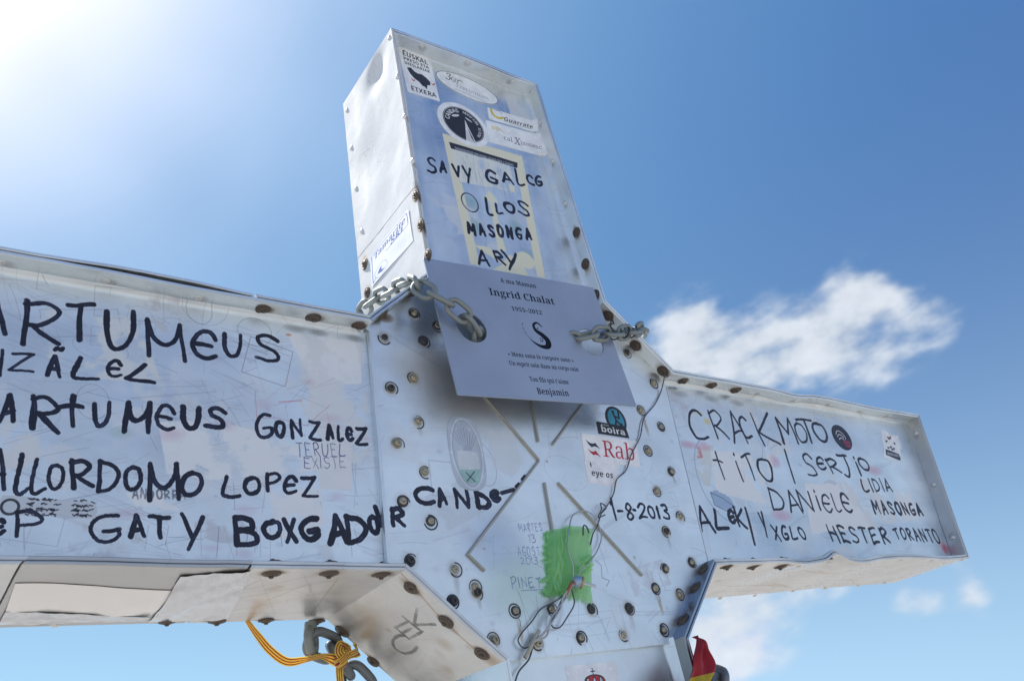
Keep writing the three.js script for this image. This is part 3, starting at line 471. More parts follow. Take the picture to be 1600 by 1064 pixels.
// upper arm
const skinU = new Skin(-0.235, 0.30, 0.235, 1.0, 1900, { ...ALU, vary: 0.18, rough: 0.42, metal: 0.92, grain: 'y' });
{
  const s = skinU, cream = [238, 232, 206];
  s.ghosts(22); s.smears(30); s.scratches(170, 0.9); s.specks(60, [120, 116, 130], 0.2, 0.006);
  s.residue(mmPts(table(`106 945|164 948|178 872|112 868`)), [226, 226, 226], 0.7, 0.36);
  for (let k = 0; k < 12; k++) s.blot(rr(-0.2, 0.18), rr(0.36, 0.85), rr(0.01, 0.04), rr(0.01, 0.03), [205, 206, 210], 0.3, 0.65, 0.4);
  for (const [x, y] of mmPts(table(`-58.4 554.7|-58.1 490.5|44.9 519.9|66.6 447.6|7.2 388.4`))) s.blot(x, y, 0.024, 0.024, [92, 150, 150], 0.4);
  const F = mmPts(table(`-101 729|115 744|96 402|-92 391`)), bl = (u, v) => { const t = [F[0][0] + (F[1][0] - F[0][0]) * u, F[0][1] + (F[1][1] - F[0][1]) * u], b = [F[3][0] + (F[2][0] - F[3][0]) * u, F[3][1] + (F[2][1] - F[3][1]) * u]; return [t[0] + (b[0] - t[0]) * v, t[1] + (b[1] - t[1]) * v]; };
  const q = (a, rgb, al = 0.95, rag = 0.0004) => s.poly(a.map(([u, v]) => bl(u, v)), rgb, 0.65, 0.08, al, rag);
  q([[0, 0], [0.115, 0.015], [0.115, 1], [0, 1]], cream); q([[0.885, 0.02], [1, 0], [1, 1], [0.885, 1]], cream); q([[0, 0], [1, 0], [1, 0.075], [0, 0.07]], cream);
  q([[0.06, 0.06], [0.92, 0.075], [0.9, 0.125], [0.07, 0.118]], [40, 44, 60]);
  s.c.save(); { const a = bl(0.12, 0.112), b = bl(0.86, 0.122); s.c.translate(s.X(a[0]), s.Y(a[1])); s.c.rotate(Math.atan2(s.Y(b[1]) - s.Y(a[1]), s.X(b[0]) - s.X(a[0]))); const L0 = (b[0] - a[0]) * s.sx; s.c.font = 'bold 24px sans-serif'; s.c.fillStyle = '#b9bec8'; const t = 'OROFIL T AND EXPERT MONTURA ENGINEERING', k = L0 / s.c.measureText(t).width; s.c.scale(k, 0.85); s.c.translate(L0 / k, -14); s.c.rotate(Math.PI); s.c.fillText(t, 0, 4); } s.c.restore();
  s.residue(mmPts(table(`-88 692|70 702|69 622|-83 603`)), [238, 236, 228], 0.95, 0.25);
  for (let k = 0; k < 90; k++) { const x = rr(-0.08, 0.06), y = rr(0.63, 0.69); s.line([[x, y], [x + rr(-0.002, 0.004), y - rr(0.01, 0.05)]], 0.0009, [150, 158, 168], rr(0.15, 0.5), 0.6, 0.4); }
  s.poly(mmPts(table(`54 640|69 640|69 622|54 620`)), cream, 0.65, 0.08, 0.9);
  s.poly(mmPts(table(`-4 604|-27 572|-10 574|-15 443|4 446|1 576|14 577`)), cream, 0.65, 0.08, 0.93, 0.0004);
  s.poly(mmPts(table(`-78 442|-40 446|-8 418|12 440|40 432|50 398|44 378|-58 378|-12 410`)), cream, 0.65, 0.08, 0.93, 0.0006);
  s.pair(cream, 0.65, 0.08, 0.95, (g) => { g.beginPath(); g.ellipse(s.X(0.052), s.Y(0.436), 0.024 * s.sx, 0.021 * s.sy, 0, 0, 7); g.fill(); });
  s.line([[0.12, 0.48], [0.16, 0.44]], 0.0015, [240, 242, 246], 0.8, 0.3, 0.9);
  s.pair([30, 34, 58], 0.5, 0, 0.9, (g) => { g.lineWidth = 0.0028 * s.sx; g.beginPath(); g.ellipse(s.X(-0.063), s.Y(0.553), 0.020 * s.sx, 0.024 * s.sy, 0, 0, 7); g.stroke(); });
  write(s, table(`S -143 625 26 45 6.8|A -115 630 20 34 6.9|V -81 632 22 36 7.0|Y -54 629 25 49 7.1|G 9 647 33 40 7.4|A 54 658 33 33 7.5|L 91 672 26 52 7.7|C 122 675 23 32 7.9|G 147 681 24 34 8.0|L -15 556 17 48 7.0|L 11 559 21 31 7.1|O 41 572 31 31 7.2|S 81 582 36 43 7.4|M -73 482 21 32 7.1|A -47 487 18 32 7.2|S -23 491 18 33 7.3|O 1 496 18 33 7.5|N 26 501 18 34 7.6|G 51 506 19 34 7.7|A 77 511 19 35 7.8|A -58 415 30 40 6.4|R -17 425 27 31 6.6|Y 10 424 41 51 6.7`), { over: 0.4 });
}
const matU = skinU.material(0.0005);
const xLU = (y) => lineX(I2('upL'), I2('upLT'), y), xRU = (y) => lineX(I2('guUR'), I2('upRT'), y), yTopU = (x) => lineY(I2('upLT'), I2('upRT'), x);
const zUpper = (x, y) => ZP + panelWave(x, y) + fillet(yTopU(x) - y, 0.004) + fillet(xRU(y) - x, 0.012);
panel('front_panel', skinU, 80, 120, (u, v) => { const y = 0.31 + (yTopU(0) - 0.31) * ease(v), x = xLU(y) + (xRU(y) - xLU(y)) * ease(u); return [x, 0.31 + (yTopU(x) - 0.31) * ease(v) + (v === 1 ? 0.006 : 0)]; }, zUpper, cross, matU);

// stem
const skinS = new Skin(-0.21, -0.80, 0.21, -0.32, 1500, { ...ALU, vary: 0.16, rough: 0.4, metal: 0.9, grain: 'y' });
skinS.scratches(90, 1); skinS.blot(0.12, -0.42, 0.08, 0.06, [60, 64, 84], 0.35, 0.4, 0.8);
const matS = skinS.material(0.0005);
const xLS = (y) => lineX(I2('stL'), I2('ftL'), y), xRS = (y) => lineX(I2('stR'), I2('ftR'), y);
panel('front_panel', skinS, 40, 46, (u, v) => { const y = -0.8 + 0.475 * v; return [xLS(y) + (xRS(y) - xLS(y)) * u, y]; }, (x, y) => ZP - 0.001 + panelWave(x, y) + fillet(xRS(y) - x, 0.014), cross, matS);
{ const g = surface(20, 60, (u, v, p) => { const y = -2.32 + 1.52 * v, x = xLS(y) + (xRS(y) - xLS(y)) * u; p.set(x, y, ZP - 0.001 + panelWave(x, y) + fillet(xRS(y) - x, 0.014)); }, (u, v, p) => [p.x, p.y]); mesh('front_panel', g, matAlu, cross).position.y = Y0; }

// eight-cornered middle plate
const BOLTS = table(`-306 185|-242 244|-196 229|-231 191|-261 115|-306 90|-264 36|-307 -5|-264 -49|-309 -99|-265 -129|-309 -189|-235 -202|-202 -237|-246 -248|-138 -267|-186 -307|-68 -267|15 -270|99 -272|-20 -313|72 -314|-107 -316|167 -311|173 -241|229 -254|212 -207|286 -196|241 -137|291 -107|264 114|311 82|253 25|302 -16|247 -58|270 249|328 185|-204 -229`);
const skinC = new Skin(-0.375, -0.36, 0.39, 0.36, 2000, { ...ALU, vary: 0.20, rough: 0.43, metal: 0.9 });
{
  const s = skinC;
  s.ghosts(20); s.smears(50); s.scratches(300, 1); s.blot(-0.30, 0.226, 0.02, 0.012, [74, 50, 36], 0.8, 0.8, 0.2); s.specks(140, [120, 112, 120], 0.16, 0.006);
  s.blot(-0.15, 0.10, 0.16, 0.10, [150, 138, 128], 0.4, 0.55, 0.6); s.blot(-0.12, -0.23, 0.09, 0.07, [120, 160, 128], 0.3, 0.5, 0.6); s.blot(-0.16, -0.16, 0.08, 0.06, [120, 140, 180], 0.3, 0.4, 0.8); s.blot(-0.24, 0.14, 0.09, 0.05, [170, 150, 128], 0.3);
  s.poly(mmPts(table(`-130.2 33.7|-76.0 35.1|-64.7 -23.6|-95.2 -50.8|-130.8 -33.6`)), [224, 225, 227], 0.65, 0.3, 0.55, 0.002);
  s.residue([[-0.27, -0.09], [-0.2, -0.06], [-0.16, -0.11], [-0.25, -0.15]], [200, 206, 214], 0.4, 0.5);
  for (const [x, y] of BOLTS) {
    const a = x / 1000, b = y / 1000, dark = rnd(), l = rr(0.012, 0.045), ex = rr(-0.001, 0.003), ey = rr(-0.001, 0.002);
    s.blot(a, b, 0.017, 0.017, [140, 118, 94], rr(0.1, 0.4), 0.7, 0.4);
    s.pair([28, 30, 40], 0.7, 0.1, 0.85, (g) => { const r0 = rr(0.0098, 0.0112), w = rr(0.0012, 0.0026), a0 = rr(0, 6), a1 = a0 + rr(2.5, 6.2); g.lineWidth = w * s.sx; g.beginPath(); g.arc(s.X(a) + ex * s.sx, s.Y(b) + ey * s.sx, r0 * s.sx, a0, a1); g.stroke(); });
    if (dark > 0.6) s.blot(a + rr(-0.001, 0.004), b - l * 0.45, rr(0.004, 0.007), l * 0.55, [122, 112, 104], rr(0.12, 0.36), 0.7, 0.5);
    if (dark > 0.8) { s.blot(a + 0.003, b - l * 0.9, 0.005, l * 0.5, [164, 122, 74], 0.45, 0.7, 0.4); s.line([[a + 0.004, b - 0.010], [a + 0.006, b - 0.016], [a + 0.005, b - 0.012 - l * 0.3]], 0.0012, [52, 44, 44], 0.5, 0.7, 0.2); }
  }
  for (let k = 0; k < 40; k++) { const x = rr(-0.1, 0.2), y = rr(-0.33, -0.2); s.line([[x, y], [x + rr(-0.01, 0.02), y + rr(-0.07, 0.07)]], 0.0007, k % 4 ? [90, 90, 120] : [170, 110, 140], rr(0.15, 0.5)); }
  s.line([[0.05, -0.19], [0.06, -0.2], [0.055, -0.22], [0.07, -0.225], [0.06, -0.235]], 0.001, [70, 74, 90], 0.6);
  s.line([[-0.122, -0.078], [-0.096, -0.071]], 0.007, INK, 0.9, 0.4, 0.05); s.line([[-0.091, -0.066], [-0.083, -0.06]], 0.005, INK, 0.9, 0.4, 0.05); s.line([[-0.075, -0.052], [-0.067, -0.045]], 0.0045, INK, 0.85, 0.4, 0.05);
  write(s, table(`M -97 -136 8 14 1.3|A -88 -136 6 14 1.3|R -80 -135 6 14 1.3|T -72 -135 6 14 1.3|E -64 -135 6 14 1.3|S -55 -134 6 14 1.3|1 -83 -154 4 14 1.3|3 -75 -154 8 14 1.3|A -109 -175 7 16 1.2|G -99 -175 7 16 1.3|O -90 -175 7 16 1.3|S -80 -175 7 15 1.3|T -70 -175 8 15 1.3|2 -106 -190 9 11 1.2|0 -95 -190 9 12 1.2|1 -87 -190 4 12 1.3|3 -79 -190 9 12 1.3|P -131 -224 11 19 1.9|I -121 -224 4 18 2.0|N -111 -224 11 18 2.0|E -97 -225 11 17 2.0|T -82 -225 12 16 2.0`), { rgb: [84, 98, 150], alpha: 0.5, over: 0 });
  s.line([[-0.12, -0.237], [-0.075, -0.236]], 0.001, [74, 86, 140], 0.6);
  write(s, table(`R -320 -124 27 31 7.5|C -269 -88 37 31 8.0|A -239 -89 20 32 8.1|N -202 -91 30 36 8.3|D -163 -92 30 31 8.6|e -136 -83 22 23 8.8|1 121 -99 12 44 6.5|- 137 -101 15 3 6.6|8 159 -102 21 35 6.7|- 173 -98 10 3 6.7|2 193 -99 26 31 6.8|O 216 -101 19 26 6.9|1 233 -101 7 26 7.0|3 254 -100 22 31 7.1`).map((r) => (r[1] > 100 ? [...r.slice(0, 5), r[5] * 0.8] : r)));
}
const matC = skinC.material(0.0004);
const zPlate = (x, y) => ZC + 0.7 * panelWave(x, y);
{
  const rowsX = (y) => {                                // left and right edge of the plate at height y
    const up = 0.34, l = y > I2('lT').y ? lineX(I2('lT'), I2('upL'), y) : y < I2('guLL').y ? lineX(I2('guLL'), I2('stL'), y) : -0.329 - 0.031 * (0.193 - y) / 1 + 0, r = y > I2('rT').y ? lineX(I2('rT'), I2('guUR'), y) : y < I2('guLR').y ? lineX(I2('guLR'), I2('stR'), y) : 0.362 - 0.083 * (0.172 - y);
    return [Math.max(l, y > up ? -0.215 : -0.40), r];
  };
  const yb = (x) => -0.336 + 0.008 * x, top = 0.345;
  const pt = (u, v, p) => { const y0 = -0.336 + (top + 0.336) * v, [l, r] = rowsX(clamp(y0, -0.335, 0.318)); const x = l + (r - l) * u, y = v === 0 ? yb(x) : y0; return p.set(x, y, zPlate(x, y)); };
  const front = surface(110, 110, pt, (u, v, p) => skinC.uv(p.x, p.y));
  const p1 = V(0, 0, 0), rim = (f) => surface(60, 1, (u, v, p) => { f(u, p); if (!v) p.z -= 0.0085; }, (u, v, p) => skinC.uv(p.x, p.y));
  mesh('center_plate', merge([front, rim((u, p) => pt(u, 0, p)), rim((u, p) => pt(0, 1 - u, p)), rim((u, p) => pt(1, u, p))]), matC, cross).position.y = Y0;
  // welded cover strip along the left seam of the plate
  const strip = (x0, y0, x1, y1, w, h, z0) => { const d = V(x1 - x0, y1 - y0, 0), len = d.length(), g = new THREE.BoxGeometry(len, w, h, 16, 1, 1); const m = mesh('seam_strip', g, matAlu, cross); m.position.set((x0 + x1) / 2, (y0 + y1) / 2 + Y0, z0); m.rotation.z = Math.atan2(d.y, d.x); return m; };
  strip(-0.3325, 0.190, -0.3445, -0.196, 0.0055, 0.009, ZC - 0.001);
  strip(0.3655, 0.180, 0.3345, -0.197, 0.003, 0.006, ZC - 0.003);
}
// raised star of bars around the middle
const barMat = std({ color: new THREE.Color(0.42, 0.405, 0.36), metalness: 0.75, roughness: 0.5, bumpMap: bumpShared, bumpScale: 0.0003 });
const BARS = table(`-124.1 97.4|-32.2 -15.5|-210.8 -180.5|-184.2 -206.2|-21.9 103.4|-24.5 21.3|103.7 108.7|8.3 19.1|-29.8 -56.5|-34.1 -143.3|1.5 -56.1|147.0 -218.8`).map(([a, b]) => [a / 1000, b / 1000]);
for (const [a, b] of [[0, 1], [1, 2], [2, 3], [4, 5], [6, 7], [8, 9], [10, 11]]) {
  const p = BARS[a], q = BARS[b], len = Math.hypot(q[0] - p[0], q[1] - p[1]);
  const sh = new THREE.Shape([[0, 0], [len, 0], [len, 0.0027], [0, 0.0027]].map((k) => new THREE.Vector2(...k)));
  const g = new THREE.ExtrudeGeometry(sh, { depth: 0.0045, bevelEnabled: true, bevelSize: 0.0006, bevelThickness: 0.0006, bevelSegments: 1 });
  const m = mesh('seam_bar', g, barMat, cross); m.position.set(p[0], p[1] + Y0, zPlate(...p) - 0.001); m.rotation.z = Math.atan2(q[1] - p[1], q[0] - p[0]);
}

// back of the box
{
  const s = new THREE.Shape(L.in2.map((p) => p.clone()));
  const g = new THREE.ExtrudeGeometry(s, { depth: 0.004, bevelEnabled: false });
  const m = mesh('back_panel', g, matAlu, cross); m.position.set(0, Y0, -0.2);
}

// ------------------------------------------------------------------ bolts and rivets
const steel = std({ color: new THREE.Color(0.42, 0.37, 0.28), metalness: 0.85, roughness: 0.38 }), rusty = std({ color: new THREE.Color(0.13, 0.10, 0.08), metalness: 0.5, roughness: 0.55, bumpMap: bumpShared, bumpScale: 0.001 }), grime = std({ color: new THREE.Color(0.07, 0.07, 0.075), metalness: 0.3, roughness: 0.6 }), bright = std({ color: new THREE.Color(0.62, 0.61, 0.58), metalness: 0.9, roughness: 0.42 }), rivetMat = std({ color: new THREE.Color(0.72, 0.71, 0.69), metalness: 0.85, roughness: 0.4 });
const lathe = (pts, n = 18) => new THREE.LatheGeometry(pts.map((p) => new THREE.Vector2(p[0] / 1000, p[1] / 1000)), n).rotateX(Math.PI / 2);
const headGeo = lathe([[0.01, 1.6], [2.4, 1.7], [2.6, 3.6], [3.4, 4.2], [5.0, 3.6], [5.9, 2.2], [6.1, 0]]), washerGeo = lathe([[5.0, 0.6], [8.0, 1.1], [8.6, 0.9], [8.8, -0.6]], 22), rivetGeo = lathe([[0.01, 3.0], [2.6, 2.7], [4.8, 1.7], [6.0, 0.3], [6.1, -0.8]], 16);
const hexGeo = merge([lathe([[0.01, 3.4], [2.2, 3.3], [2.5, 2.6], [3.0, 2.7], [4.2, 3.0], [5.6, 2.2], [6.6, 1.0], [6.9, -0.5]], 16), new THREE.CylinderGeometry(0.0022, 0.0026, 0.0024, 8).rotateX(Math.PI / 2).translate(0, 0, 0.0036)]);
const zAxis = V(0, 0, 1);
function fasten(kind, x, y, z, normal) {
  const tilt = V(rr(-0.13, 0.13), rr(-0.13, 0.13), rr(-0.13, 0.13)), qn = new THREE.Quaternion().setFromUnitVectors(zAxis, normal.clone().add(tilt).normalize());
  let m;
  if (kind === 'rivet') m = mesh('rivet', rivetGeo, rivetMat, cross);
  else if (kind === 'small') { m = mesh('rivet', rivetGeo, bright, cross); m.scale.setScalar(0.45); }
  else if (kind === 'hex') { m = mesh('bolt', hexGeo, rusty, cross); const w = mesh('washer', washerGeo, rusty, m); w.scale.setScalar(1.1); m.scale.setScalar(rr(1.2, 1.4)); }
  else { m = mesh('bolt', headGeo, rnd() < 0.72 ? steel : grime, cross); mesh('washer', washerGeo, rnd() < 0.4 ? grime : rnd() < 0.6 ? steel : bright, m); m.scale.setScalar(rr(0.9, 1.1)); m.scale.z *= rr(0.6, 1.5); }
  m.position.set(x, y + Y0, z); m.quaternion.copy(qn).multiply(new THREE.Quaternion().setFromAxisAngle(zAxis, rnd() * 6));
}
for (const [x, y] of BOLTS) fasten('bolt', x / 1000, y / 1000, zPlate(x / 1000, y / 1000) + 0.0005, zAxis);
for (const [x, y] of table(`-175 -173|-11 -16|143 -186`)) fasten('small', x / 1000, y / 1000, zPlate(x / 1000, y / 1000), zAxis);
for (const [key, sides] of Object.entries(PLATE_BOLTS)) {
  const i = at(key), a = RING[i].p, b = RING[(i + 1) % N].p, d = b.clone().sub(a).normalize(), n = V(-d.y, d.x, 0);
  const len = a.distanceTo(b), bump = (t, z) => { let h = 0; for (const [dt, dz, r, k] of DENTS[key] ?? []) { const q = ((t - dt) ** 2 + (z - dz) ** 2) / (r * r); if (q < 9) h += k * Math.exp(-q); } return (h + smallWave(t, z, i)) * smooth(0, 0.03, t) * smooth(0, 0.03, len - t); };
  for (const side of ['out', 'in']) for (const [t, z] of sides[side] ?? []) {
    const tt = t / 1000, zz = side === 'in' ? Math.max(z / 1000, -0.0215) : z / 1000, off = (side === 'out' ? 0 : -T2) + bump(tt, zz), sgn = side === 'out' ? 1 : -1;
    const rivet = isRivet(key, t);
    fasten(rivet ? 'rivet' : 'hex', a.x + d.x * tt + n.x * off, a.y + d.y * tt + n.y * off, zz, n.clone().multiplyScalar(sgn));
  }
}

// ------------------------------------------------------------------ stickers on the cross: thin printed sheets of their own
function sticker(label, corners, zAt, W, H, draw, o = {}) {   // corners TL TR BR BL in metres on the front of the cross
  const k = document.createElement('canvas'); k.width = W; k.height = H; const g = k.getContext('2d'); g.lineJoin = g.lineCap = 'round'; draw(g, W, H);
  const im = g.getImageData(0, 0, W, H);                // sun-bleached, scuffed print
  for (let y = 0; y < H; y++) for (let x = 0; x < W; x++) { const i = (y * W + x) * 4, n = tileAt(x * 1.3 + W, y * 1.3 + H), f = 0.06 * (n - 0.5) + (tileAt(x * 3, y * 3 + W) > 0.80 ? 0.05 : 0); for (let c = 0; c < 3; c++) im.data[i + c] = clamp(im.data[i + c] * (1 + f) + f * 60, 0, 255); }
  g.putImageData(im, 0, 0);
  const map = new THREE.CanvasTexture(k); map.colorSpace = THREE.SRGBColorSpace;
  const lift = o.lift ?? 0.0007, dome = o.dome ?? 0, P = (u, v, p) => { const t = [corners[0][0] + (corners[1][0] - corners[0][0]) * u, corners[0][1] + (corners[1][1] - corners[0][1]) * u], b = [corners[3][0] + (corners[2][0] - corners[3][0]) * u, corners[3][1] + (corners[2][1] - corners[3][1]) * u], x = t[0] + (b[0] - t[0]) * v, y = t[1] + (b[1] - t[1]) * v; return p.set(x, y, zAt(x, y)); };
  const shape = o.shape ?? ((a) => { const c = Math.cos(a), s = Math.sin(a), m = Math.max(Math.abs(c), Math.abs(s)); return [c / m, s / m]; });
  const top = surface(o.shape ? 72 : 64, 8, (u, v, p) => { const [sx, sy] = shape(u * Math.PI * 2 + Math.PI / 4); P(0.5 + 0.5 * sx * v, 0.5 - 0.5 * sy * v, p); p.z += lift + dome * (1 - v * v); }, (u, v) => { const [sx, sy] = shape(u * Math.PI * 2 + Math.PI / 4); return [0.5 + 0.5 * sx * v, 0.5 + 0.5 * sy * v]; });
  const skirt = surface(o.shape ? 72 : 64, 1, (u, v, p) => { const [sx, sy] = shape(u * Math.PI * 2 + Math.PI / 4); P(0.5 + 0.5 * sx, 0.5 - 0.5 * sy, p); p.z += v ? -0.001 : lift; }, (u, v) => { const [sx, sy] = shape(u * Math.PI * 2 + Math.PI / 4); return [0.5 + 0.499 * sx, 0.5 + 0.499 * sy]; });
  top.setIndex(Array.from(top.index.array).reverse()); top.computeVertexNormals();
  const geo = merge([top, skirt]);
  const m = mesh('sticker', geo, new THREE.MeshPhysicalMaterial({ map, roughness: o.rough ?? 0.55, metalness: 0, clearcoat: o.coat ?? 0.15, clearcoatRoughness: 0.4 }), cross, label);
  m.position.y = Y0; return m;
}
const round = (a) => [Math.cos(a), Math.sin(a)];
const box = (cx, cy, w, h, tilt = 0) => [[-w, h], [w, h], [w, -h], [-w, -h]].map(([x, y]) => [cx + x * Math.cos(tilt) - y * Math.sin(tilt), cy + x * Math.sin(tilt) + y * Math.cos(tilt)]);
const quadOf = (rows) => rows.slice(0, 4).map((r) => [r[0] / 1000, r[1] / 1000]);
function fit(g, text, x, y, w, font, size, color) { g.font = font.replace('$', size); g.fillStyle = color; const k = w / g.measureText(text).width; g.save(); g.translate(x, y); g.scale(k, 1); g.fillText(text, 0, 0); g.restore(); }
const WHITE = '#f7f7f9';

sticker('white and black sticker with a dark map', quadOf(table(`-180.3 958.1|-97.3 956.8|-91.3 826.5|-171.7 820.5`)), zUpper, 400, 580, (g, W, H) => {
  g.fillStyle = WHITE; g.fillRect(0, 0, W, H);
  fit(g, 'EUSKAL', 40, 110, 320, 'bold $px sans-serif', 84, '#33363f'); fit(g, 'PRESO ETA', 40, 168, 320, 'bold $px sans-serif', 58, '#33363f'); fit(g, 'IHESLARIAK', 40, 222, 320, 'bold $px sans-serif', 54, '#33363f');
  g.fillStyle = '#2c2f3c'; g.beginPath(); [[60, 262], [110, 245], [150, 280], [190, 292], [240, 282], [290, 310], [330, 350], [322, 395], [280, 410], [262, 470], [240, 440], [215, 440], [180, 400], [120, 370], [85, 330]].forEach((p, i) => (i ? g.lineTo(...p) : g.moveTo(...p))); g.closePath(); g.fill();
  g.strokeStyle = '#b83a40'; g.lineWidth = 12; g.beginPath(); g.moveTo(345, 365); g.lineTo(362, 380); g.lineTo(388, 350); g.moveTo(90, 395); g.lineTo(110, 412); g.lineTo(125, 396); g.stroke();
  fit(g, 'ETXERA', 50, 545, 320, 'bold $px sans-serif', 80, '#2c2f3a');
});
sticker('white oval expedition sticker', box(-0.004, 0.907, 0.085, 0.035, -0.04), zUpper, 760, 320, (g, W, H) => {
  g.fillStyle = '#f4f6f8'; g.fillRect(0, 0, W, H); g.strokeStyle = '#3a4450'; g.lineWidth = 7; g.beginPath(); g.ellipse(W / 2, H / 2, W / 2 - 5, H / 2 - 5, 0, 0, 7); g.stroke();
  fit(g, '3', 110, 160, 70, 'italic $px serif', 150, '#3c3438'); fit(g, '60', 180, 165, 92, '$px serif', 104, '#4a4448'); g.strokeStyle = '#3c3438'; g.lineWidth = 9; g.beginPath(); g.arc(300, 118, 26, 3.4, 5.8); g.stroke();
  fit(g, 'EXPEDITIONS', 235, 225, 400, '$px serif', 62, '#9a9ea6'); fit(g, 'www.360-expeditions.com', 210, 272, 400, '$px sans-serif', 34, '#a9adb4');
}, { shape: round });
sticker('round black and white mountain sticker', box(-0.038, 0.779, 0.067, 0.061), zUpper, 512, 512, (g, W) => {
  g.fillStyle = WHITE; g.fillRect(0, 0, W, W); g.translate(256, 256); g.fillStyle = '#23252f'; g.beginPath(); g.ellipse(0, 0, 204, 204, 0, 0, 7); g.fill();
  g.strokeStyle = '#d8d8dc'; g.lineWidth = 4; g.beginPath(); g.arc(0, 0, 196, 0, 7); g.stroke();
  g.fillStyle = '#dcdcdf'; g.font = 'bold 62px sans-serif'; const arc = (t, r, a0, da) => { for (let i = 0; i < t.length; i++) { g.save(); g.rotate(a0 + i * da); g.translate(0, -r); g.fillText(t[i], -20, 0); g.restore(); } };
  arc('CANDAS', 138, -1.45, 0.24); g.font = 'bold 40px sans-serif'; arc('MONTAÑA XIXON', 148, 0.2, 0.165);
  g.beginPath(); g.moveTo(20, -70); g.lineTo(48, 40); g.lineTo(96, 200); g.lineTo(-10, 205); g.lineTo(4, 90); g.closePath(); g.fill(); g.fillStyle = '#23252f'; g.beginPath(); g.moveTo(30, 20); g.lineTo(80, 190); g.lineTo(52, 150); g.closePath(); g.fill();
  g.fillStyle = '#dcdcdf'; g.beginPath(); g.ellipse(-70, -80, 46, 14, -0.5, 0, 7); g.fill(); g.beginPath(); g.ellipse(62, -84, 40, 9, 0.5, 0, 7); g.fill();
}, { shape: round });
sticker('white strip sticker with a yellow arc', quadOf(table(`42.4 865.6|186.2 880.5|182.7 842.6|40.3 828.5`)), zUpper, 640, 170, (g, W, H) => {
  g.fillStyle = WHITE; g.fillRect(0, 0, W, H); g.strokeStyle = '#d9c341'; g.lineWidth = 30; g.beginPath(); g.arc(130, 30, 84, 0.75, 3.3); g.stroke(); g.strokeStyle = '#9a9aa0'; g.lineWidth = 8; g.beginPath(); g.arc(140, 44, 40, 4.2, 6.2); g.stroke();
  fit(g, 'Guarrate', 190, 128, 400, 'italic bold $px sans-serif', 80, '#4c4a48'); g.strokeStyle = '#8a7c3c'; g.lineWidth = 5; g.beginPath(); g.moveTo(190, 138); g.lineTo(560, 140); g.stroke();
}, { lift: 0.0009 });
sticker('white rectangular sticker with small grey lettering', quadOf(table(`28.1 820.4|201.2 838.6|201.1 769.4|26.7 752.9`)), zUpper, 720, 290, (g, W, H) => {
  g.fillStyle = WHITE; g.fillRect(0, 0, W, H); g.fillStyle = 'rgba(222,205,160,0.7)'; g.beginPath(); g.moveTo(60, 120); g.lineTo(60, 60); g.quadraticCurveTo(150, 30, 200, 100); g.lineTo(215, 130); g.lineTo(160, 90); g.lineTo(120, 120); g.lineTo(100, 90); g.fill();
  fit(g, 'cal', 180, 205, 110, '$px serif', 78, '#5c4c58'); fit(g, 'X', 300, 222, 78, 'italic $px serif', 130, '#6a5a66'); fit(g, 'ixonenc', 385, 205, 260, '$px serif', 74, '#5c4c58');
}, { lift: 0.0009 });

sticker('black and blue mountain guides sticker', quadOf(table(`133 76|207 72|209 48|131 51`)), zPlate, 480, 170, (g, W, H) => {
  g.fillStyle = '#22262f'; g.fillRect(0, 0, W, H); fit(g, 'boira', 40, 140, 400, 'bold $px sans-serif', 130, '#e4e6ea'); fit(g, 'guias', 60, 44, 130, '$px sans-serif', 44, '#d0d4da');
}, { lift: 0.0012 });
sticker('round blue half of the mountain guides sticker', box(0.1865, 0.085, 0.0265, 0.029), zPlate, 300, 340, (g, W, H) => {
  g.fillStyle = '#2a2c34'; g.fillRect(0, 0, W, H); g.fillStyle = '#3c9ab6'; g.beginPath(); g.ellipse(150, 170, 118, 138, 0, 0, 7); g.fill();
  g.fillStyle = '#20242c'; g.beginPath(); g.moveTo(30, 330); g.lineTo(90, 250); g.lineTo(140, 290); g.lineTo(220, 200); g.lineTo(290, 330); g.fill();
  g.beginPath(); g.ellipse(130, 75, 20, 24, 0, 0, 7); g.fill(); g.lineWidth = 26; g.strokeStyle = '#20242c'; g.beginPath(); g.moveTo(130, 100); g.lineTo(150, 175); g.lineTo(120, 250); g.moveTo(150, 175); g.lineTo(205, 235); g.moveTo(140, 125); g.lineTo(200, 150); g.lineTo(215, 60); g.stroke();
}, { shape: round, lift: 0.0006 });
sticker('white sticker with red lettering', quadOf(table(`85.8 47.3|228.0 42.4|217.5 -11.6|79.4 -6.7`)), zPlate, 720, 290, (g, W, H) => {
  g.fillStyle = '#f8f6f8'; g.fillRect(0, 0, W, H); fit(g, 'Rab', 240, 225, 430, '$px serif', 250, '#c22a3c');
  g.fillStyle = '#2b3444'; g.beginPath(); g.moveTo(40, 60); g.quadraticCurveTo(110, 120, 160, 84); g.lineTo(215, 150); g.quadraticCurveTo(150, 110, 110, 140); g.quadraticCurveTo(70, 120, 40, 60); g.fill(); g.fillStyle = '#c22a3c'; g.beginPath(); g.moveTo(55, 160); g.quadraticCurveTo(110, 210, 150, 170); g.lineTo(215, 245); g.quadraticCurveTo(150, 200, 120, 225); g.quadraticCurveTo(75, 205, 55, 160); g.fill();
}, { lift: 0.0012 });
sticker('white sticker with rounded corners and black lettering', quadOf(table(`77.8 -6.8|163.2 -8.7|144.5 -55.2|75.7 -50.0`)), zPlate, 430, 250, (g, W, H) => {
  g.fillStyle = '#f2f0f2'; g.fillRect(0, 0, W, H); fit(g, 'eye os', 60, 165, 300, 'bold $px sans-serif', 92, '#2f323c'); g.fillStyle = '#23262e'; g.beginPath(); g.ellipse(70, 42, 8, 30, -0.1, 0, 7); g.fill();
});
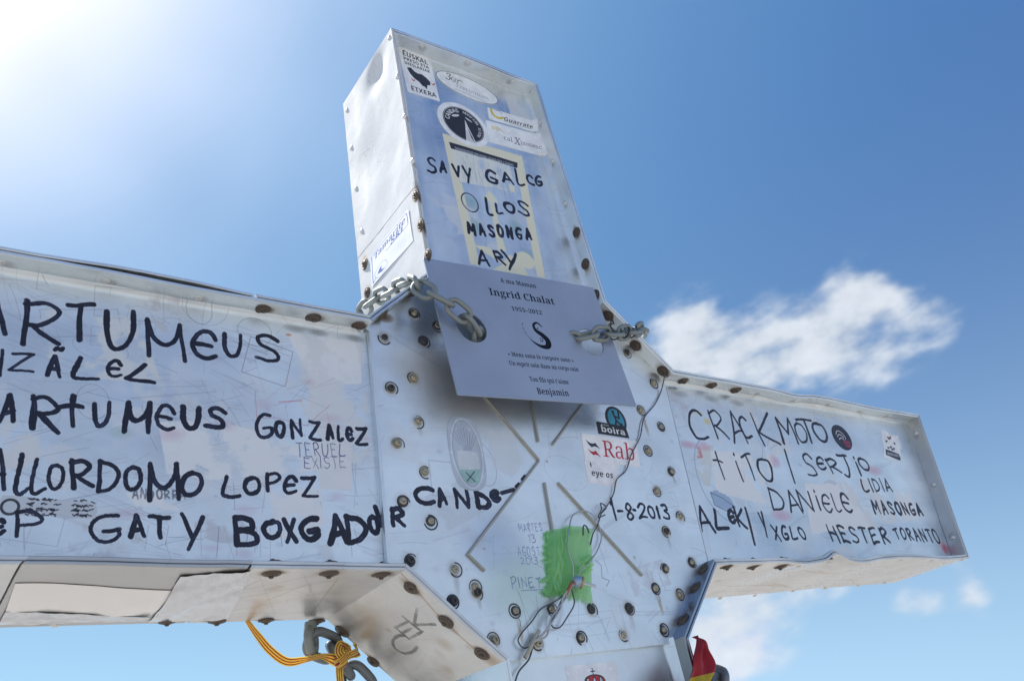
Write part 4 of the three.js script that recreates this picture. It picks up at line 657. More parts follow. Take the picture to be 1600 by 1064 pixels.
const stadium = (a) => { const c = Math.cos(a), s = Math.sin(a), k = 0.5, t = (v, e) => Math.sign(v) * Math.pow(Math.abs(v), e); return [t(c, 0.75), t(s, 0.55)]; };
sticker('clear domed sticker with a scallop shell', box(-0.1785, -0.012, 0.0335, 0.065, 0.0), zPlate, 260, 500, (g, W, H) => {
  g.fillStyle = '#b9c2cf'; g.fillRect(0, 0, W, H); g.strokeStyle = '#d4dae2'; g.lineWidth = 9; g.beginPath(); g.ellipse(W / 2, H / 2, W / 2 - 16, H / 2 - 16, 0, 0, 7); g.stroke(); g.strokeStyle = '#8f98a8'; g.lineWidth = 3; g.beginPath(); g.ellipse(W / 2, H / 2, W / 2 - 28, H / 2 - 28, 0, 0, 7); g.stroke();
  g.lineWidth = 4; for (let i = -4; i <= 4; i++) { g.strokeStyle = '#8e98aa'; g.beginPath(); g.moveTo(130 + i * 7, 235); g.lineTo(130 + i * 24, 75 + Math.abs(i) * 12); g.stroke(); }
  g.fillStyle = '#cdd2d9'; g.fillRect(50, 240, 160, 130); g.fillStyle = '#98bcb6'; g.beginPath(); g.moveTo(40, 370); g.lineTo(215, 355); g.lineTo(185, 450); g.lineTo(85, 455); g.fill();
  g.strokeStyle = '#2f3a48'; g.lineWidth = 7; g.beginPath(); g.moveTo(95, 385); g.lineTo(155, 440); g.moveTo(160, 375); g.lineTo(95, 440); g.stroke();
}, { shape: stadium, lift: 0.001, dome: 0.0016, rough: 0.2, coat: 0.8 });
sticker('small round dark sticker with a white swirl', box(0.985, 0.1195, 0.0385, 0.035), zRight, 320, 320, (g, W) => {
  g.fillStyle = '#252a42'; g.fillRect(0, 0, W, W); g.strokeStyle = '#c9cad4'; g.lineWidth = 12; g.beginPath(); g.moveTo(70, 130); g.quadraticCurveTo(120, 40, 200, 110); g.quadraticCurveTo(230, 150, 215, 180); g.moveTo(80, 160); g.quadraticCurveTo(130, 90, 190, 160); g.moveTo(95, 190); g.quadraticCurveTo(140, 150, 180, 190); g.stroke();
  g.fillStyle = '#c22c56'; fit(g, 'dobla', 150, 235, 120, 'italic bold $px sans-serif', 56, '#c83460'); fit(g, 'Alpina', 165, 275, 110, 'italic bold $px sans-serif', 48, '#c83460');
}, { shape: round });
const birdShape = (a) => { const c = Math.cos(a), s = Math.sin(a), m = Math.max(Math.abs(c), Math.abs(s)), k = 0.92 + 0.10 * Math.sin(a * 3 + 0.6) * (s > 0 ? 1 : 0.2) + 0.05 * Math.sin(a * 7); return [c / m * k, s / m * k]; };
sticker('cut-out white sticker with a dark base band', quadOf(table(`1196.0 159.8|1281.1 152.3|1236.7 64.2|1145.2 72.6`)), zRight, 300, 420, (g, W, H) => {
  g.fillStyle = '#f0f1f4'; g.fillRect(0, 0, W, H); g.fillStyle = '#3a4256'; g.beginPath(); g.moveTo(40, 270); g.lineTo(250, 290); g.lineTo(270, 350); g.lineTo(260, 385); g.lineTo(40, 355); g.fill(); fit(g, 'MONTAÑA', 62, 340, 180, 'bold $px sans-serif', 44, '#ccd0d8');
  g.fillStyle = '#5a6076'; g.beginPath(); g.ellipse(110, 95, 26, 16, 0.7, 0, 7); g.fill(); g.fillStyle = '#a05668'; g.beginPath(); g.ellipse(140, 80, 16, 26, 0.5, 0, 7); g.fill(); g.fillStyle = '#4a5064'; for (const [x, y] of [[90, 240], [130, 220], [150, 250], [180, 232], [70, 150], [200, 150]]) { g.beginPath(); g.ellipse(x, y, 14, 20, x, 0, 7); g.fill(); }
}, { shape: birdShape });
sticker('white sticker with a red crown crest', [[-0.0575, -0.3514], [0.0492, -0.3518], [0.049, -0.49], [-0.058, -0.49]], (x, y) => ZP - 0.001 + panelWave(x, y), 400, 520, (g, W, H) => {
  g.fillStyle = '#f4f4f6'; g.fillRect(0, 0, W, H); g.fillStyle = '#c6303c'; g.beginPath(); g.moveTo(130, 150); g.quadraticCurveTo(105, 85, 150, 70); g.quadraticCurveTo(200, 55, 250, 70); g.quadraticCurveTo(300, 85, 272, 150); g.closePath(); g.fill();
  g.strokeStyle = '#2c303a'; g.lineWidth = 7; g.stroke(); g.lineWidth = 6; g.beginPath(); g.moveTo(200, 25); g.lineTo(200, 150); g.moveTo(185, 42); g.lineTo(215, 42); g.stroke(); g.fillStyle = '#c9ccd6'; for (const x of [150, 200, 250]) { g.beginPath(); g.ellipse(x, 105, 13, 30, 0, 0, 7); g.fill(); g.stroke(); }
  g.fillStyle = '#c9a640'; g.fillRect(125, 150, 150, 26); g.strokeRect(125, 150, 150, 26); g.fillStyle = '#c6303c'; g.beginPath(); g.moveTo(110, 200); g.lineTo(290, 200); g.lineTo(280, 380); g.quadraticCurveTo(200, 460, 120, 380); g.closePath(); g.fill(); g.stroke(); g.fillStyle = '#d8b850'; for (const x of [135, 185, 235]) g.fillRect(x, 205, 24, 190);
}, {});

// sheets glued to the plates: a frame for points along a plate
function plateFrame(key, side = 'out') { const i = at(key), a = RING[i].p, d = RING[(i + 1) % N].p.clone().sub(a).normalize(), n = new THREE.Vector2(-d.y, d.x); const off = side === 'out' ? 0 : -T2; return (t, z, h, p) => p.set(a.x + d.x * t + n.x * (off + h), a.y + d.y * t + n.y * (off + h), z); }
function plateHeight(key, t, z) { const i = at(key), len = RING[i].p.distanceTo(RING[(i + 1) % N].p); let h = 0; for (const [dt, dz, r, k] of DENTS[key] ?? []) { const q = ((t - dt) ** 2 + (z - dz) ** 2) / (r * r); if (q < 9) h += k * Math.exp(-q); } return (h + smallWave(t, z, i)) * smooth(0, 0.03, t) * smooth(0, 0.03, len - t); }
function plateSheet(name, label, key, corners, height, material, nu = 40, nv = 24) {     // corners in (t, z), TL TR BR BL
  const f = plateFrame(key);
  const g = surface(nu, nv, (u, v, p) => { const q = (k) => (corners[0][k] * (1 - u) + corners[1][k] * u) * (1 - v) + (corners[3][k] * (1 - u) + corners[2][k] * u) * v, t = q(0), z = q(1); f(t, z, plateHeight(key, t, z) + height(u, v), p); }, (u, v) => [u, 1 - v]);
  const m = mesh(name, g, material, cross, label); m.position.y = Y0; return m;
}
{ // blue ski sticker on the sunlit side of the upper arm
  const k = document.createElement('canvas'); k.width = 640; k.height = 150 * 640 / 165 | 0; const g = k.getContext('2d'), W = k.width, H = k.height; g.fillStyle = '#e6e8ec'; g.fillRect(0, 0, W, H);
  g.strokeStyle = '#2450a4'; g.lineWidth = 11; g.beginPath(); g.moveTo(30, H - 30); g.lineTo(30, 60); g.quadraticCurveTo(30, 30, 60, 30); g.lineTo(W - 60, 30); g.quadraticCurveTo(W - 30, 30, W - 30, 60); g.lineTo(W - 30, 215); g.quadraticCurveTo(W - 30, 245, W - 60, 245); g.lineTo(260, 245); g.stroke(); g.beginPath(); g.moveTo(30, H - 30); g.lineTo(72, H - 70); g.stroke();
  for (let k = 0; k < 2; k++) { fit(g, 'Tamarite', 58 + k * 3, 155, 515, 'italic bold $px serif', 138, '#1f4698'); fit(g, 'Ski', 328 + k * 4, 238, 200, 'italic bold $px serif', 122, '#1f4698'); }
  g.lineWidth = 5; g.beginPath(); g.ellipse(165, H - 125, 100, 108, 0, 0, 7); g.fillStyle = '#e6e8ec'; g.fill(); g.stroke(); g.fillStyle = '#2f57a8'; g.beginPath(); g.moveTo(110, H - 100); g.quadraticCurveTo(130, H - 190, 190, H - 170); g.quadraticCurveTo(160, H - 150, 178, H - 110); g.quadraticCurveTo(200, H - 80, 235, H - 95); g.quadraticCurveTo(190, H - 50, 150, H - 80); g.quadraticCurveTo(130, H - 90, 110, H - 100); g.fill();
  const map = new THREE.CanvasTexture(k); map.colorSpace = THREE.SRGBColorSpace;
  const c = table(`165 -197|166 -32|91 -33|94 -201|196 -238|197 16`).filter((r) => r[0] !== 'len').slice(0, 4).map((r) => [r[0] / 1000, r[1] / 1000]);
  plateSheet('sticker', 'white and blue ski club sticker', 'upL', c, (u, v) => 0.0012 + 0.0006 * Math.sin(u * 5) * v, new THREE.MeshPhysicalMaterial({ map, roughness: 0.5 }));
}
{ // paper strip under clear tape, and crumpled silver tape, on the underside of the left arm
  const c = table(`458 -70|280 -85|279 -207|453 -178|290 -30|212 -6|164 -240|270 -252|217 9|203 -262|465 -4|452 -218`).filter((r) => r[0] !== 'len').map((r) => [r[0] / 1000, r[1] / 1000]);
  const paper = new THREE.MeshPhysicalMaterial({ color: new THREE.Color(0.90, 0.85, 0.81), roughness: 0.5, clearcoat: 0.7, clearcoatRoughness: 0.12 }), silver = std({ color: new THREE.Color(0.62, 0.62, 0.64), metalness: 1, roughness: 0.2, bumpMap: bumpShared, bumpScale: 0.0004 });
  const crease = (u, v, s) => 0.0050 * Math.abs(perlin.noise(u * 2.6 + v * 1.5 + s, v * 2.2 - u, s)) + 0.0020 * Math.abs(perlin.noise(u * 6 - v * 3, v * 5 + s, 3.3));
  plateSheet('paper_strip', 'pale wavy paper strip stuck underneath', 'guLL', [c[0], c[1], c[2], c[3]], (u, v) => 0.0008 + 0.0016 * Math.max(0, Math.sin(u * 9 + 1)) * v * v, paper, 60, 24);
  plateSheet('silver_tape', 'strip of silver tape along the edge', 'guLL', [[c[3][0], c[3][1] + 0.002], [c[2][0], c[2][1] + 0.002], [c[2][0], -0.236], [c[3][0], -0.242]], (u, v) => 0.0018 + crease(u * 2, v, 4.4) * 0.5, silver, 80, 12);
  plateSheet('silver_tape', 'crumpled silver tape', 'guLL', [c[4], c[5], c[6], c[7]], (u, v) => 0.0008 + crease(u, v, 1.2) * 0.75, silver, 60, 40);
}

// ------------------------------------------------------------------ memorial plaque hanging in front of the cross
{
  const TL = V(-0.2244, 0.3426 + Y0, 0.0068), TR = V(0.1785, 0.3645 + Y0, 0.0133), BL = V(-0.2131, 0.0658 + Y0, 0.0208);
  const ex = TR.clone().sub(TL), ey = TL.clone().sub(BL), w = ex.length(), h = ey.length(); ex.normalize(); ey.normalize(); const ez = ex.clone().cross(ey).normalize(); ey.copy(ez.clone().cross(ex));
  const plaque = thing('memorial_plaque', 'grey memorial plate printed with a black S emblem, hung on chains', 'plaque');
  plaque.matrix.makeBasis(ex, ey, ez).setPosition(BL); plaque.matrix.decompose(plaque.position, plaque.quaternion, plaque.scale);
  const s = new THREE.Shape(), rc = 0.002; s.moveTo(rc, 0); s.lineTo(w - rc, 0); s.quadraticCurveTo(w, 0, w, rc); s.lineTo(w, h - rc); s.quadraticCurveTo(w, h, w - rc, h); s.lineTo(rc, h); s.quadraticCurveTo(0, h, 0, h - rc); s.lineTo(0, rc); s.quadraticCurveTo(0, 0, rc, 0);
  for (const x of [0.064, 0.342]) { const o = new THREE.Path(); o.absarc(x, h - 0.140, 0.031, 0, Math.PI * 2, true); s.holes.push(o); }
  const g = new THREE.ExtrudeGeometry(s, { depth: 0.0022, bevelEnabled: true, bevelSize: 0.0005, bevelThickness: 0.0005, bevelSegments: 2, curveSegments: 40 }).translate(0, 0, -0.0032);
  const uv = g.attributes.uv, po = g.attributes.position; for (let i = 0; i < uv.count; i++) uv.setXY(i, po.getX(i) / w, po.getY(i) / h);
  const k = document.createElement('canvas'); k.width = 2016; k.height = 1386; const c = k.getContext('2d'), q = 2016 / 403.5, ink = '#0c0e1c';
  c.fillStyle = '#aab3c4'; c.fillRect(0, 0, 2016, 1386);
  const im = c.getImageData(0, 0, 2016, 1386); for (let y = 0; y < 1386; y++) for (let x = 0; x < 2016; x++) { const f = 1 + 0.05 * (tileAt(x * 0.3, y * 0.3) - 0.5) + 0.035 * (rnd() - 0.5), i = (y * 2016 + x) * 4; im.data[i] *= f; im.data[i + 1] *= f; im.data[i + 2] *= f; } c.putImageData(im, 0, 0);
  for (let i = 0; i < 90; i++) { const x = rnd() * 2016, y = rnd() * 1386, l = rr(10, 120), a = rr(0, 6.3); c.strokeStyle = rnd() < 0.6 ? `rgba(235,238,246,${rr(0.05, 0.25)})` : `rgba(70,76,96,${rr(0.05, 0.2)})`; c.lineWidth = rr(0.8, 2.2); c.beginPath(); c.moveTo(x, y); c.lineTo(x + Math.cos(a) * l, y + Math.sin(a) * l); c.stroke(); }
  for (const [x, y] of [[320, 700], [1710, 700]]) for (let i = 0; i < 40; i++) { const a = rr(0, 6.3), r = rr(150, 190); c.strokeStyle = `rgba(226,230,238,${rr(0.1, 0.4)})`; c.lineWidth = rr(1, 3); c.beginPath(); c.arc(x, y, r, a, a + rr(0.05, 0.3)); c.stroke(); }
  const line = (t, cx, by, wd, font, size) => fit(c, t, (cx - wd / 2) * q, by * q, wd * q, font, size * q, ink);
  line('A ma Maman', 203, 27, 86, 'bold $px serif', 14); line('Ingrid Chalat', 203, 61, 155, 'bold $px serif', 22); line('1955–2012', 203, 90, 73, 'bold $px serif', 13);
  line('« Mens sana in corpore sano »', 203, 192, 153, 'bold $px serif', 12.5); line('Un esprit sain dans un corps sain', 204, 211, 160, 'bold $px serif', 12.5); line('Ton fils qui t’aime', 204, 241, 90, 'bold $px serif', 13); line('Benjamin', 204, 266, 73, 'bold $px serif', 17);
  c.save(); c.scale(q, q); c.translate(204, 138); c.fillStyle = ink; c.strokeStyle = ink; c.lineCap = 'round';
  const S = new THREE.CatmullRomCurve3([V(23, -20, 0), V(14, -27, 0), V(4, -21, 0), V(5, -10, 0), V(18, 0, 0), V(27, 12, 0), V(23, 24, 0), V(8, 26, 0), V(-8, 18, 0), V(-19, 5, 0)], false, 'centripetal').getPoints(160);
  S.forEach((p, i) => { const t = i / 160, r = t < 0.3 ? 1.2 + 6 * t : t < 0.62 ? 3 + 3.2 * Math.sin((t - 0.3) / 0.32 * 1.57) : Math.max(0.5, 6.0 * Math.pow(1 - (t - 0.62) / 0.38, 1.1)); c.beginPath(); c.arc(p.x, p.y, r * 1.05, 0, 7); c.fill(); });
  for (const [x0, y0, x1, y1] of [[-20, 3, -23, -4], [-23, -7, -24, -12], [-23, -17, -22, -22]]) { c.lineWidth = 1; c.beginPath(); c.moveTo(x0, y0); c.lineTo(x1, y1); c.stroke(); }
  c.beginPath(); c.arc(11, -14, 1.7, 0, 7); c.fill(); c.lineWidth = 1.8; c.beginPath(); c.arc(12, 11, 3.4, -2.2, 2.8); c.stroke(); c.restore();
  const map = new THREE.CanvasTexture(k); map.colorSpace = THREE.SRGBColorSpace;
  mesh('plate', g, std({ map, roughness: 0.45, metalness: 0.6, bumpMap: bumpShared, bumpScale: 0.0001 }), plaque);
}

// ------------------------------------------------------------------ chains
const zinc = std({ color: new THREE.Color(0.27, 0.29, 0.275), metalness: 0.45, roughness: 0.5, bumpMap: bumpShared, bumpScale: 0.0006 });
function linkGeometry(inner, width, wire) {             // a welded oval link along x
  const hl = inner / 2 + wire / 2, hw = width / 2 - wire / 2, straight = hl - hw, pts = [];
  for (let i = 0; i < 10; i++) { const a = -Math.PI / 2 + Math.PI * i / 9; pts.push(V(straight + Math.cos(a) * hw, Math.sin(a) * hw, 0)); }
  for (let i = 0; i < 10; i++) { const a = Math.PI / 2 + Math.PI * i / 9; pts.push(V(-straight + Math.cos(a) * hw, Math.sin(a) * hw, 0)); }
  return new THREE.TubeGeometry(new THREE.CatmullRomCurve3(pts, true, 'centripetal'), 56, wire / 2, 10, true);
}
const darkSteel = std({ color: new THREE.Color(0.19, 0.21, 0.225), metalness: 0.5, roughness: 0.45, bumpMap: bumpShared, bumpScale: 0.0006 });
function chainAlong(group, path, inner, width, wire, roll0, mat = zinc) {
  const g = linkGeometry(inner, width, wire), curve = new THREE.CatmullRomCurve3(path, false, 'centripetal'), n = Math.round(curve.getLength() / inner);
  for (let i = 0; i < n; i++) {
    const a = curve.getPointAt(i / n), b = curve.getPointAt((i + 1) / n), d = b.clone().sub(a).normalize(), m = mesh('link', g, mat, group);
    const up = Math.abs(d.z) > 0.9 ? V(0, 1, 0) : V(0, 0, 1), y = up.clone().cross(d).normalize(), z = d.clone().cross(y), q = new THREE.Quaternion().setFromRotationMatrix(new THREE.Matrix4().makeBasis(d, y, z));
    m.quaternion.copy(q).multiply(new THREE.Quaternion().setFromAxisAngle(V(1, 0, 0), roll0 + (i % 2) * Math.PI / 2 + rr(-0.12, 0.12)));
    m.position.copy(a).add(b).multiplyScalar(0.5);
  }
}
const P3 = (text) => table(text).map(([x, y, z]) => V(x / 1000, y / 1000 + Y0, z / 1000));
{
  const ch = thing('chain', 'grey steel chain round the upper arm threaded through both plaque holes', 'chain');
  chainAlong(ch, P3(`-150 330 -262|-214 352 -268|-233 364 -230|-236 362 -180|-236 344 -120|-238 318 -50|-252 286 0|-252 262 20|-236 244 32|-206 228 36|-178 212 33|-154 198 20|-128 196 -8|-80 205 -14|0 215 -14|60 222 -12|84 225 14|112 231 31|146 237 32|180 245 31|213 254 28|248 268 20|282 284 12|312 300 -8|332 306 -34|336 312 -80|320 322 -160|280 330 -270`), 0.0375, 0.035, 0.0092, 0.65);
  const ch2 = thing('chain', 'thick grey chain hanging below the left arm where the striped ribbon is knotted', 'chain');
  chainAlong(ch2, P3(`-364 -246 -256|-338 -246 -266|-322 -268 -266|-304 -293 -268|-276 -324 -268|-235 -365 -272|-180 -410 -290|-60 -440 -300|100 -440 -300|205 -425 -290|262 -402 -150|272 -392 -62|262 -402 -20|225 -430 0`), 0.043, 0.051, 0.0150, 0.35, darkSteel);
  const eye = mesh('shackle', merge([new THREE.TorusGeometry(0.0165, 0.0075, 12, 30), new THREE.CylinderGeometry(0.0085, 0.011, 0.012, 14).translate(0, 0.022, 0)]), zinc, ch2); eye.position.set(-0.368, -0.244 + Y0, -0.254); eye.rotation.y = 0.9;
  const tw = thing('black_wire', 'thin black wire twisted around the right end of the plaque chain', 'wire'), black = std({ color: new THREE.Color(0.02, 0.02, 0.022), roughness: 0.5 });
  const pts = []; for (let i = 0; i <= 60; i++) { const t = i / 60, a = t * 20; pts.push(V(0.165 + 0.085 * t, Y0 + 0.240 + 0.026 * t + 0.012 * Math.sin(a), 0.031 - 0.008 * t + 0.012 * Math.cos(a))); }
  mesh('strand', tube(pts, 0.0014, 140, 6), black, tw); mesh('strand', tube(P3(`165 245 36|168 262 40|172 270 40|176 262 40|160 255 42|156 240 38`), 0.0014, 40, 6), black, tw);
  mesh('strand', tube(P3(`154 231 30|168 232 14|176 226 2|178 218 -6|172 212 -8`), 0.001, 40, 6), black, tw);
}

// ------------------------------------------------------------------ ribbon, flag cloth
function ribbonGeometry(path, widthAt, twistAt, n = 90, thick = 0.0005) {
  const curve = new THREE.CatmullRomCurve3(path, false, 'centripetal'), up = V(-0.45, -0.35, 0.8).normalize();
  const side = (t) => { const d = curve.getTangentAt(clamp(t, 0.0001, 0.9999)), s = d.clone().cross(up).normalize(); return s.applyAxisAngle(d, twistAt(t)); };
  const sheet = (off, flip) => surface(n, 8, (u, v, p) => { const s = side(u), d = curve.getTangentAt(clamp(u, 0.0001, 0.9999)), nn = s.clone().cross(d).normalize(), w = widthAt(u), k = (flip ? 1 - v : v) - 0.5; p.copy(curve.getPointAt(u)).addScaledVector(s, k * w).addScaledVector(nn, off + 0.03 * w * Math.sin((k + 0.5) * Math.PI)); }, (u, v) => [u * 4, flip ? 1 - v : v]);
  return merge([sheet(thick, false), sheet(-thick, true)]);
}
{
  const k = document.createElement('canvas'); k.width = 64; k.height = 256; const g = k.getContext('2d'); g.fillStyle = '#f6da62'; g.fillRect(0, 0, 64, 256); g.fillStyle = '#b01c26'; for (let i = 0; i < 3; i++) g.fillRect(0, 34 + i * 78, 64, 30);
  for (let i = 0; i < 500; i++) { g.fillStyle = `rgba(${rnd() < 0.5 ? '0,0,0' : '255,255,255'},0.05)`; g.fillRect(rnd() * 64, rnd() * 256, 3, 2); }
  const map = new THREE.CanvasTexture(k); map.colorSpace = THREE.SRGBColorSpace; map.wrapS = THREE.RepeatWrapping;
  const m = new THREE.MeshPhysicalMaterial({ map, roughness: 0.8, transmission: 0.45, thickness: 0, sheen: 0.3 });
  const rib = thing('striped_ribbon', 'yellow and red striped ribbon knotted on the hanging chain', 'ribbon');
  mesh('tail', ribbonGeometry(P3(`-468 -202 -262|-462 -212 -262|-449 -233 -258|-433 -254 -256|-408 -272 -256|-380 -272 -252|-354 -270 -248|-330 -279 -246`), (t) => 0.0075 + 0.005 * Math.sin(t * 3.1) + 0.010 * smooth(0.82, 1, t), (t) => 0.5 - 0.7 * smooth(0, 0.35, t) + 0.9 * smooth(0.5, 0.75, t) - 0.8 * smooth(0.78, 1, t)), m, rib);
  mesh('tail', ribbonGeometry(P3(`-328 -280 -246|-330 -298 -244|-328 -318 -246|-320 -350 -248|-318 -390 -250`), (t) => 0.012 + 0.006 * t, (t) => 0.4 + 0.8 * t), m, rib);
  const lobe = (a, n) => { const c = new THREE.SphereGeometry(1, 28, 20); c.scale(...a); return c.translate(...n); };
  const kn = merge([lobe([0.0125, 0.0115, 0.011], [0, 0, 0]).rotateZ(0.5), ribbonGeometry([V(0, 0, 0.006), V(0.012, 0.007, 0.010), V(0.026, 0.012, 0.006), V(0.036, 0.020, -0.006)], (t) => 0.010 + 0.016 * t, () => 0.5, 40), ribbonGeometry([V(0.002, 0.002, 0.008), V(-0.008, 0.014, 0.012), V(-0.002, 0.026, 0.006), V(0.010, 0.028, -0.008), V(0.022, 0.022, -0.014)], () => 0.015, () => 0.2, 50), ribbonGeometry([V(-0.008, -0.004, 0.010), V(0.002, 0.004, 0.014), V(0.010, 0.014, 0.010), V(0.014, 0.024, -0.004)], () => 0.012, () => 0.3, 40)]);
  const knot = mesh('knot', kn, m, rib); knot.position.set(-0.328, -0.281 + Y0, -0.240); knot.scale.setScalar(0.88);
}
{
  const k = document.createElement('canvas'); k.width = 128; k.height = 256; const g = k.getContext('2d'); g.fillStyle = '#a81c2c'; g.fillRect(0, 0, 128, 256); g.fillStyle = '#c2a82c'; g.fillRect(0, 168, 92, 88);
  for (let i = 0; i < 2600; i++) { g.fillStyle = `rgba(${rnd() < 0.5 ? '0,0,0' : '255,255,255'},0.05)`; g.fillRect(rnd() * 128, rnd() * 256, 2, 1); }
  const map = new THREE.CanvasTexture(k); map.colorSpace = THREE.SRGBColorSpace;
  const cloth = new THREE.MeshPhysicalMaterial({ map, roughness: 0.85, sheen: 0.5, sheenRoughness: 0.6, transmission: 0.18, thickness: 0 });
  const flag = thing('flag_cloth', 'red cloth with a yellow band tied at the right of the stem', 'flag');
  const lx = new THREE.CatmullRomCurve3(P3(`206 -331 4|188 -348 12|172 -365 14|156 -381 16|140 -398 16|120 -420 14|104 -446 10`)), rx = new THREE.CatmullRomCurve3(P3(`210 -330 -8|226 -339 -10|237 -356 -12|240 -377 -10|230 -392 -8|212 -410 -6|190 -440 -4`));
  const side = (off, flip) => surface(36, 60, (u, v, p) => { const a = flip ? 1 - u : u, A = lx.getPoint(v), B = rx.getPoint(v); p.lerpVectors(A, B, a); p.z += off + 0.016 * Math.sin(a * Math.PI) * smooth(0, 0.2, v) + 0.006 * Math.sin(a * 9 + v * 3) * smooth(0, 0.3, v) + 0.003 * Math.sin(a * 17 - v * 6); p.x += 0.0015 * Math.sin(v * 14); }, (u, v) => [flip ? 1 - u : u, 1 - v]);
  mesh('cloth', merge([side(0.0008, false), side(-0.0008, true)]), cloth, flag);
}

// ------------------------------------------------------------------ green tape and the wired fitting stuck on it
{
  const tapeThing = thing('green_tape', 'torn translucent green tape stuck on the middle of the cross', 'tape');
  const tm = new THREE.MeshPhysicalMaterial({ color: new THREE.Color(0.50, 0.86, 0.44), roughness: 0.6, transmission: 0.55, thickness: 0, clearcoat: 0.3, clearcoatRoughness: 0.4, side: THREE.DoubleSide });
  const piece = (c, s, h, ragL, ragB, rag = 0.006) => {
    const at2 = (u, v) => [(c[0][0] * (1 - u) + c[1][0] * u) * (1 - v) + (c[3][0] * (1 - u) + c[2][0] * u) * v, (c[0][1] * (1 - u) + c[1][1] * u) * (1 - v) + (c[3][1] * (1 - u) + c[2][1] * u) * v];
    return surface(60, 60, (u, v, p) => {
      const uu = ragL ? u + (1 - u) * (0.14 * Math.abs(perlin.noise(v * 9 + s, s, 1)) + 0.10 * Math.abs(perlin.noise(v * 30, s, 3))) * Math.pow(1 - u, 3) : u, vv = ragB ? v - v * (0.16 * Math.abs(perlin.noise(u * 7 + s, 5, s)) + 0.08 * Math.abs(perlin.noise(u * 25, 2, s))) * Math.pow(v, 6) : v;
      const [x, y] = at2(uu, vv); p.set(x / 1000, y / 1000 + Y0, zPlate(x / 1000, y / 1000) + 0.0016 + h * (0.35 + Math.abs(perlin.noise(u * 2.2 + s, v * 2.6, s)) * 2.2 + 0.35 * Math.abs(perlin.noise(u * 6, v * 5 + s, 2))));
    });
  };
  const film = tm.clone(); film.transmission = 0.72; film.color.setRGB(0.46, 0.84, 0.42);
  const sheetA = [piece([[-52, -142], [6, -135], [-4, -252], [-74, -252]], 1.3, 0.005, true, true)];
  for (let k = 0; k < 15; k++) {                        // frayed tongues along the torn left side and foot
    const foot = k > 9, t = foot ? (k - 10) / 4 : k / 9, x = foot ? -74 + 66 * t : -48 - 22 * t, y = foot ? -244 : -145 - 98 * t, l = foot ? rr(10, 20) : rr(8, 22) * (t > 0.15 ? 1 : 0.5), w = rr(6, 13), a = foot ? rr(-1.9, -1.3) : rr(2.7, 3.5), c = Math.cos(a), n = Math.sin(a);
    sheetA.push(surface(10, 6, (u, v, p) => { const ww = w * (1 - 0.55 * u) * (v - 0.5), X = (x + c * l * u - n * ww - c * 8) / 1000, Y = (y + n * l * u + c * ww - n * 8) / 1000; p.set(X, Y + Y0, zPlate(X, Y) + 0.003 + 0.005 * Math.abs(perlin.noise(u * 2 + k, v * 2, k * 1.7))); }));
  }
  mesh('tape_piece', merge(sheetA), film, tapeThing);
  mesh('tape_piece', piece([[-4, -131], [54, -137], [12, -268], [-46, -252]], 4.7, 0.0045, false, true), tm, tapeThing);
  mesh('tape_piece', piece([[-36, -152], [-18, -148], [-44, -246], [-62, -244]], 8.1, 0.008, false, true), tm, tapeThing);
  mesh('tape_piece', piece([[4, -188], [38, -184], [30, -210], [-12, -222]], 2.9, 0.009, false, false), tm, tapeThing);
  const dark = std({ color: new THREE.Color(0.10, 0.10, 0.115), metalness: 0.35, roughness: 0.5 }), pale = std({ color: new THREE.Color(0.5, 0.5, 0.5), metalness: 0.7, roughness: 0.38 });
  const dev = thing('wire_bundle', 'loose bundle of thin wires with a small metal fitting on green tape', 'wire');
  const W = (pts, r, m) => mesh('wire', tube(P3(pts), r, 110, 6), m, dev);
  W(`342 196 -6|341 169 -26|310 133 -27|262 93 -27|237 52 -27|198 11 -26|173 -23 -27|142 -43 -26|127 -69 -27|104 -93 -27|82 -109 -24|69 -130 -27|52 -146 -25|41 -165 -26`, 0.0012, dark);
  W(`-29 -230 -10|-24 -206 -8|-25 -175 -10|-8 -144 -17|16 -114 -24|50 -106 -26|68 -118 -27|71 -149 -26|56 -171 -24|15 -201 -13|-10 -215 -10|-24 -229 -10`, 0.0012, pale);
  W(`84 -108 -24|95 -98 -22|88 -90 -26|80 -104 -20|74 -116 -26|90 -112 -24`, 0.0012, dark);
  W(`20 -152 -16|26 -136 -16|36 -136 -20|40 -146 -22`, 0.0014, dark);
  for (const [dx, dy, dz, m] of [[0, 0, 0, dark], [3, 4, 1, pale], [-4, 2, 2, pale]]) W(table(`-32 -238 -8|-53 -252 -10|-68 -270 -12|-86 -290 -14|-101 -305 -18|-121 -317 -22`).map(([x, y, z], i) => `${x + dx * Math.sin(i * 1.9)} ${y + dy * Math.cos(i * 2.3)} ${z + dz}`).join('|'), 0.0015, m);
  W(`-121 -317 -22|-132 -338 -26|-152 -354 -30|-164 -374 -30|-172 -420 -30`, 0.0013, dark);
  W(`-38 -241 -8|-59 -255 -18|-94 -268 -24|-115 -285 -24|-138 -301 -24|-147 -311 -24|-140 -322 -24|-117 -317 -22`, 0.0011, dark);
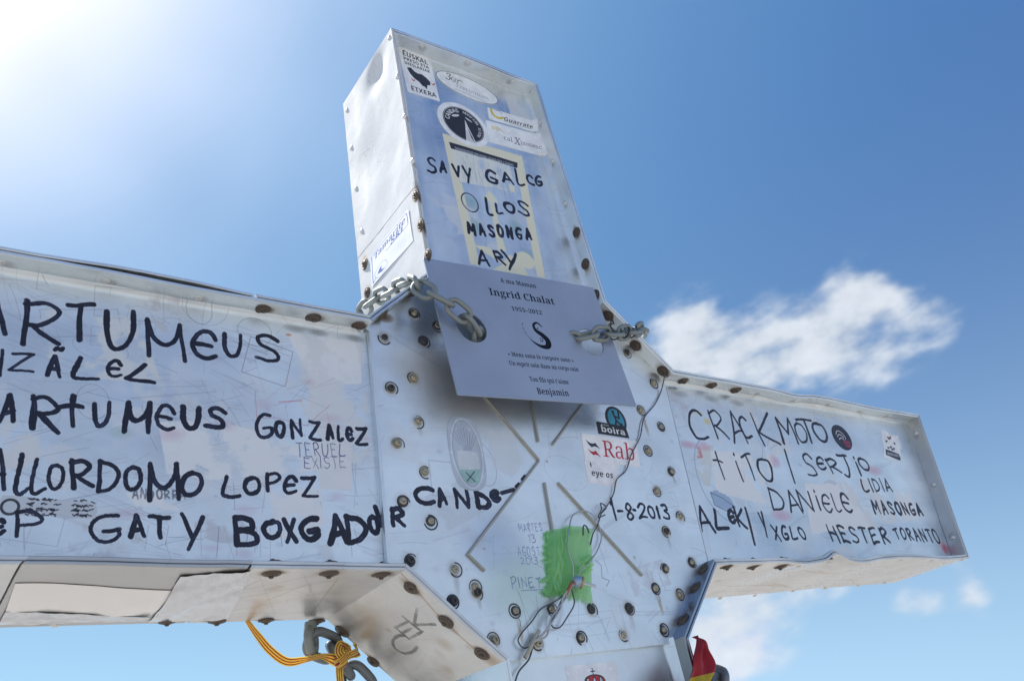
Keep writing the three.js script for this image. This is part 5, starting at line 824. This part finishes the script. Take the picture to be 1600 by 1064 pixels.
  W(`-37 -243 -8|-33 -264 -14|-47 -282 -20|-65 -297 -24|-78 -294 -24|-73 -278 -22|-51 -258 -14|-40 -244 -10`, 0.0012, dark);
  W(`-44 -245 -6|-61 -261 -12|-80 -284 -12|-101 -302 -14|-123 -316 -18`, 0.0013, pale);
  const axis = V(0.86, -0.35, 0.36).normalize(), q = new THREE.Quaternion().setFromUnitVectors(V(0, 1, 0), axis), o = V(-0.020, -0.232 + Y0, -0.008);
  const fitA = (name, geo, mat, along) => { const m = mesh(name, geo, mat, dev); m.quaternion.copy(q); m.position.copy(o).addScaledVector(axis, along); return m; };
  fitA('fitting', new THREE.LatheGeometry([[0, -0.010], [0.006, -0.010], [0.0095, -0.004], [0.0095, 0.002], [0.008, 0.006], [0.003, 0.009], [0, 0.009]].map((p) => new THREE.Vector2(...p)), 20), std({ color: new THREE.Color(0.36, 0.44, 0.55), metalness: 0.6, roughness: 0.3 }), 0);
  fitA('ring', new THREE.TorusGeometry(0.0085, 0.0018, 8, 24).rotateX(Math.PI / 2), std({ color: new THREE.Color(0.55, 0.42, 0.18), metalness: 0.8, roughness: 0.35 }), 0.006);
  const n1 = V(0, 1, 0).cross(axis).normalize(), n2 = axis.clone().cross(n1);
  for (const k of [-1, 1]) { const m = fitA('pin', new THREE.CylinderGeometry(0.0015, 0.0015, 0.022, 10), rivetMat, 0.018); m.position.addScaledVector(n1, k * 0.0032).addScaledVector(n2, k * 0.002); }
  const clip = mesh('copper_clip', tube(P3(`-30 -232 -8|-38 -236 -6|-46 -246 -8|-52 -254 -12`), 0.003, 30, 8), std({ color: new THREE.Color(0.36, 0.15, 0.08), metalness: 0.5, roughness: 0.5 }), dev);
  const rag = mesh('frayed_end', tube(P3(`-108 -300 -20|-122 -314 -20|-136 -330 -20|-142 -336 -22`), 0.0032, 30, 8), std({ color: new THREE.Color(0.50, 0.46, 0.36), metalness: 0.1, roughness: 0.8, bumpMap: bumpShared, bumpScale: 0.002 }), dev);
}

renderer.render(scene, camera);
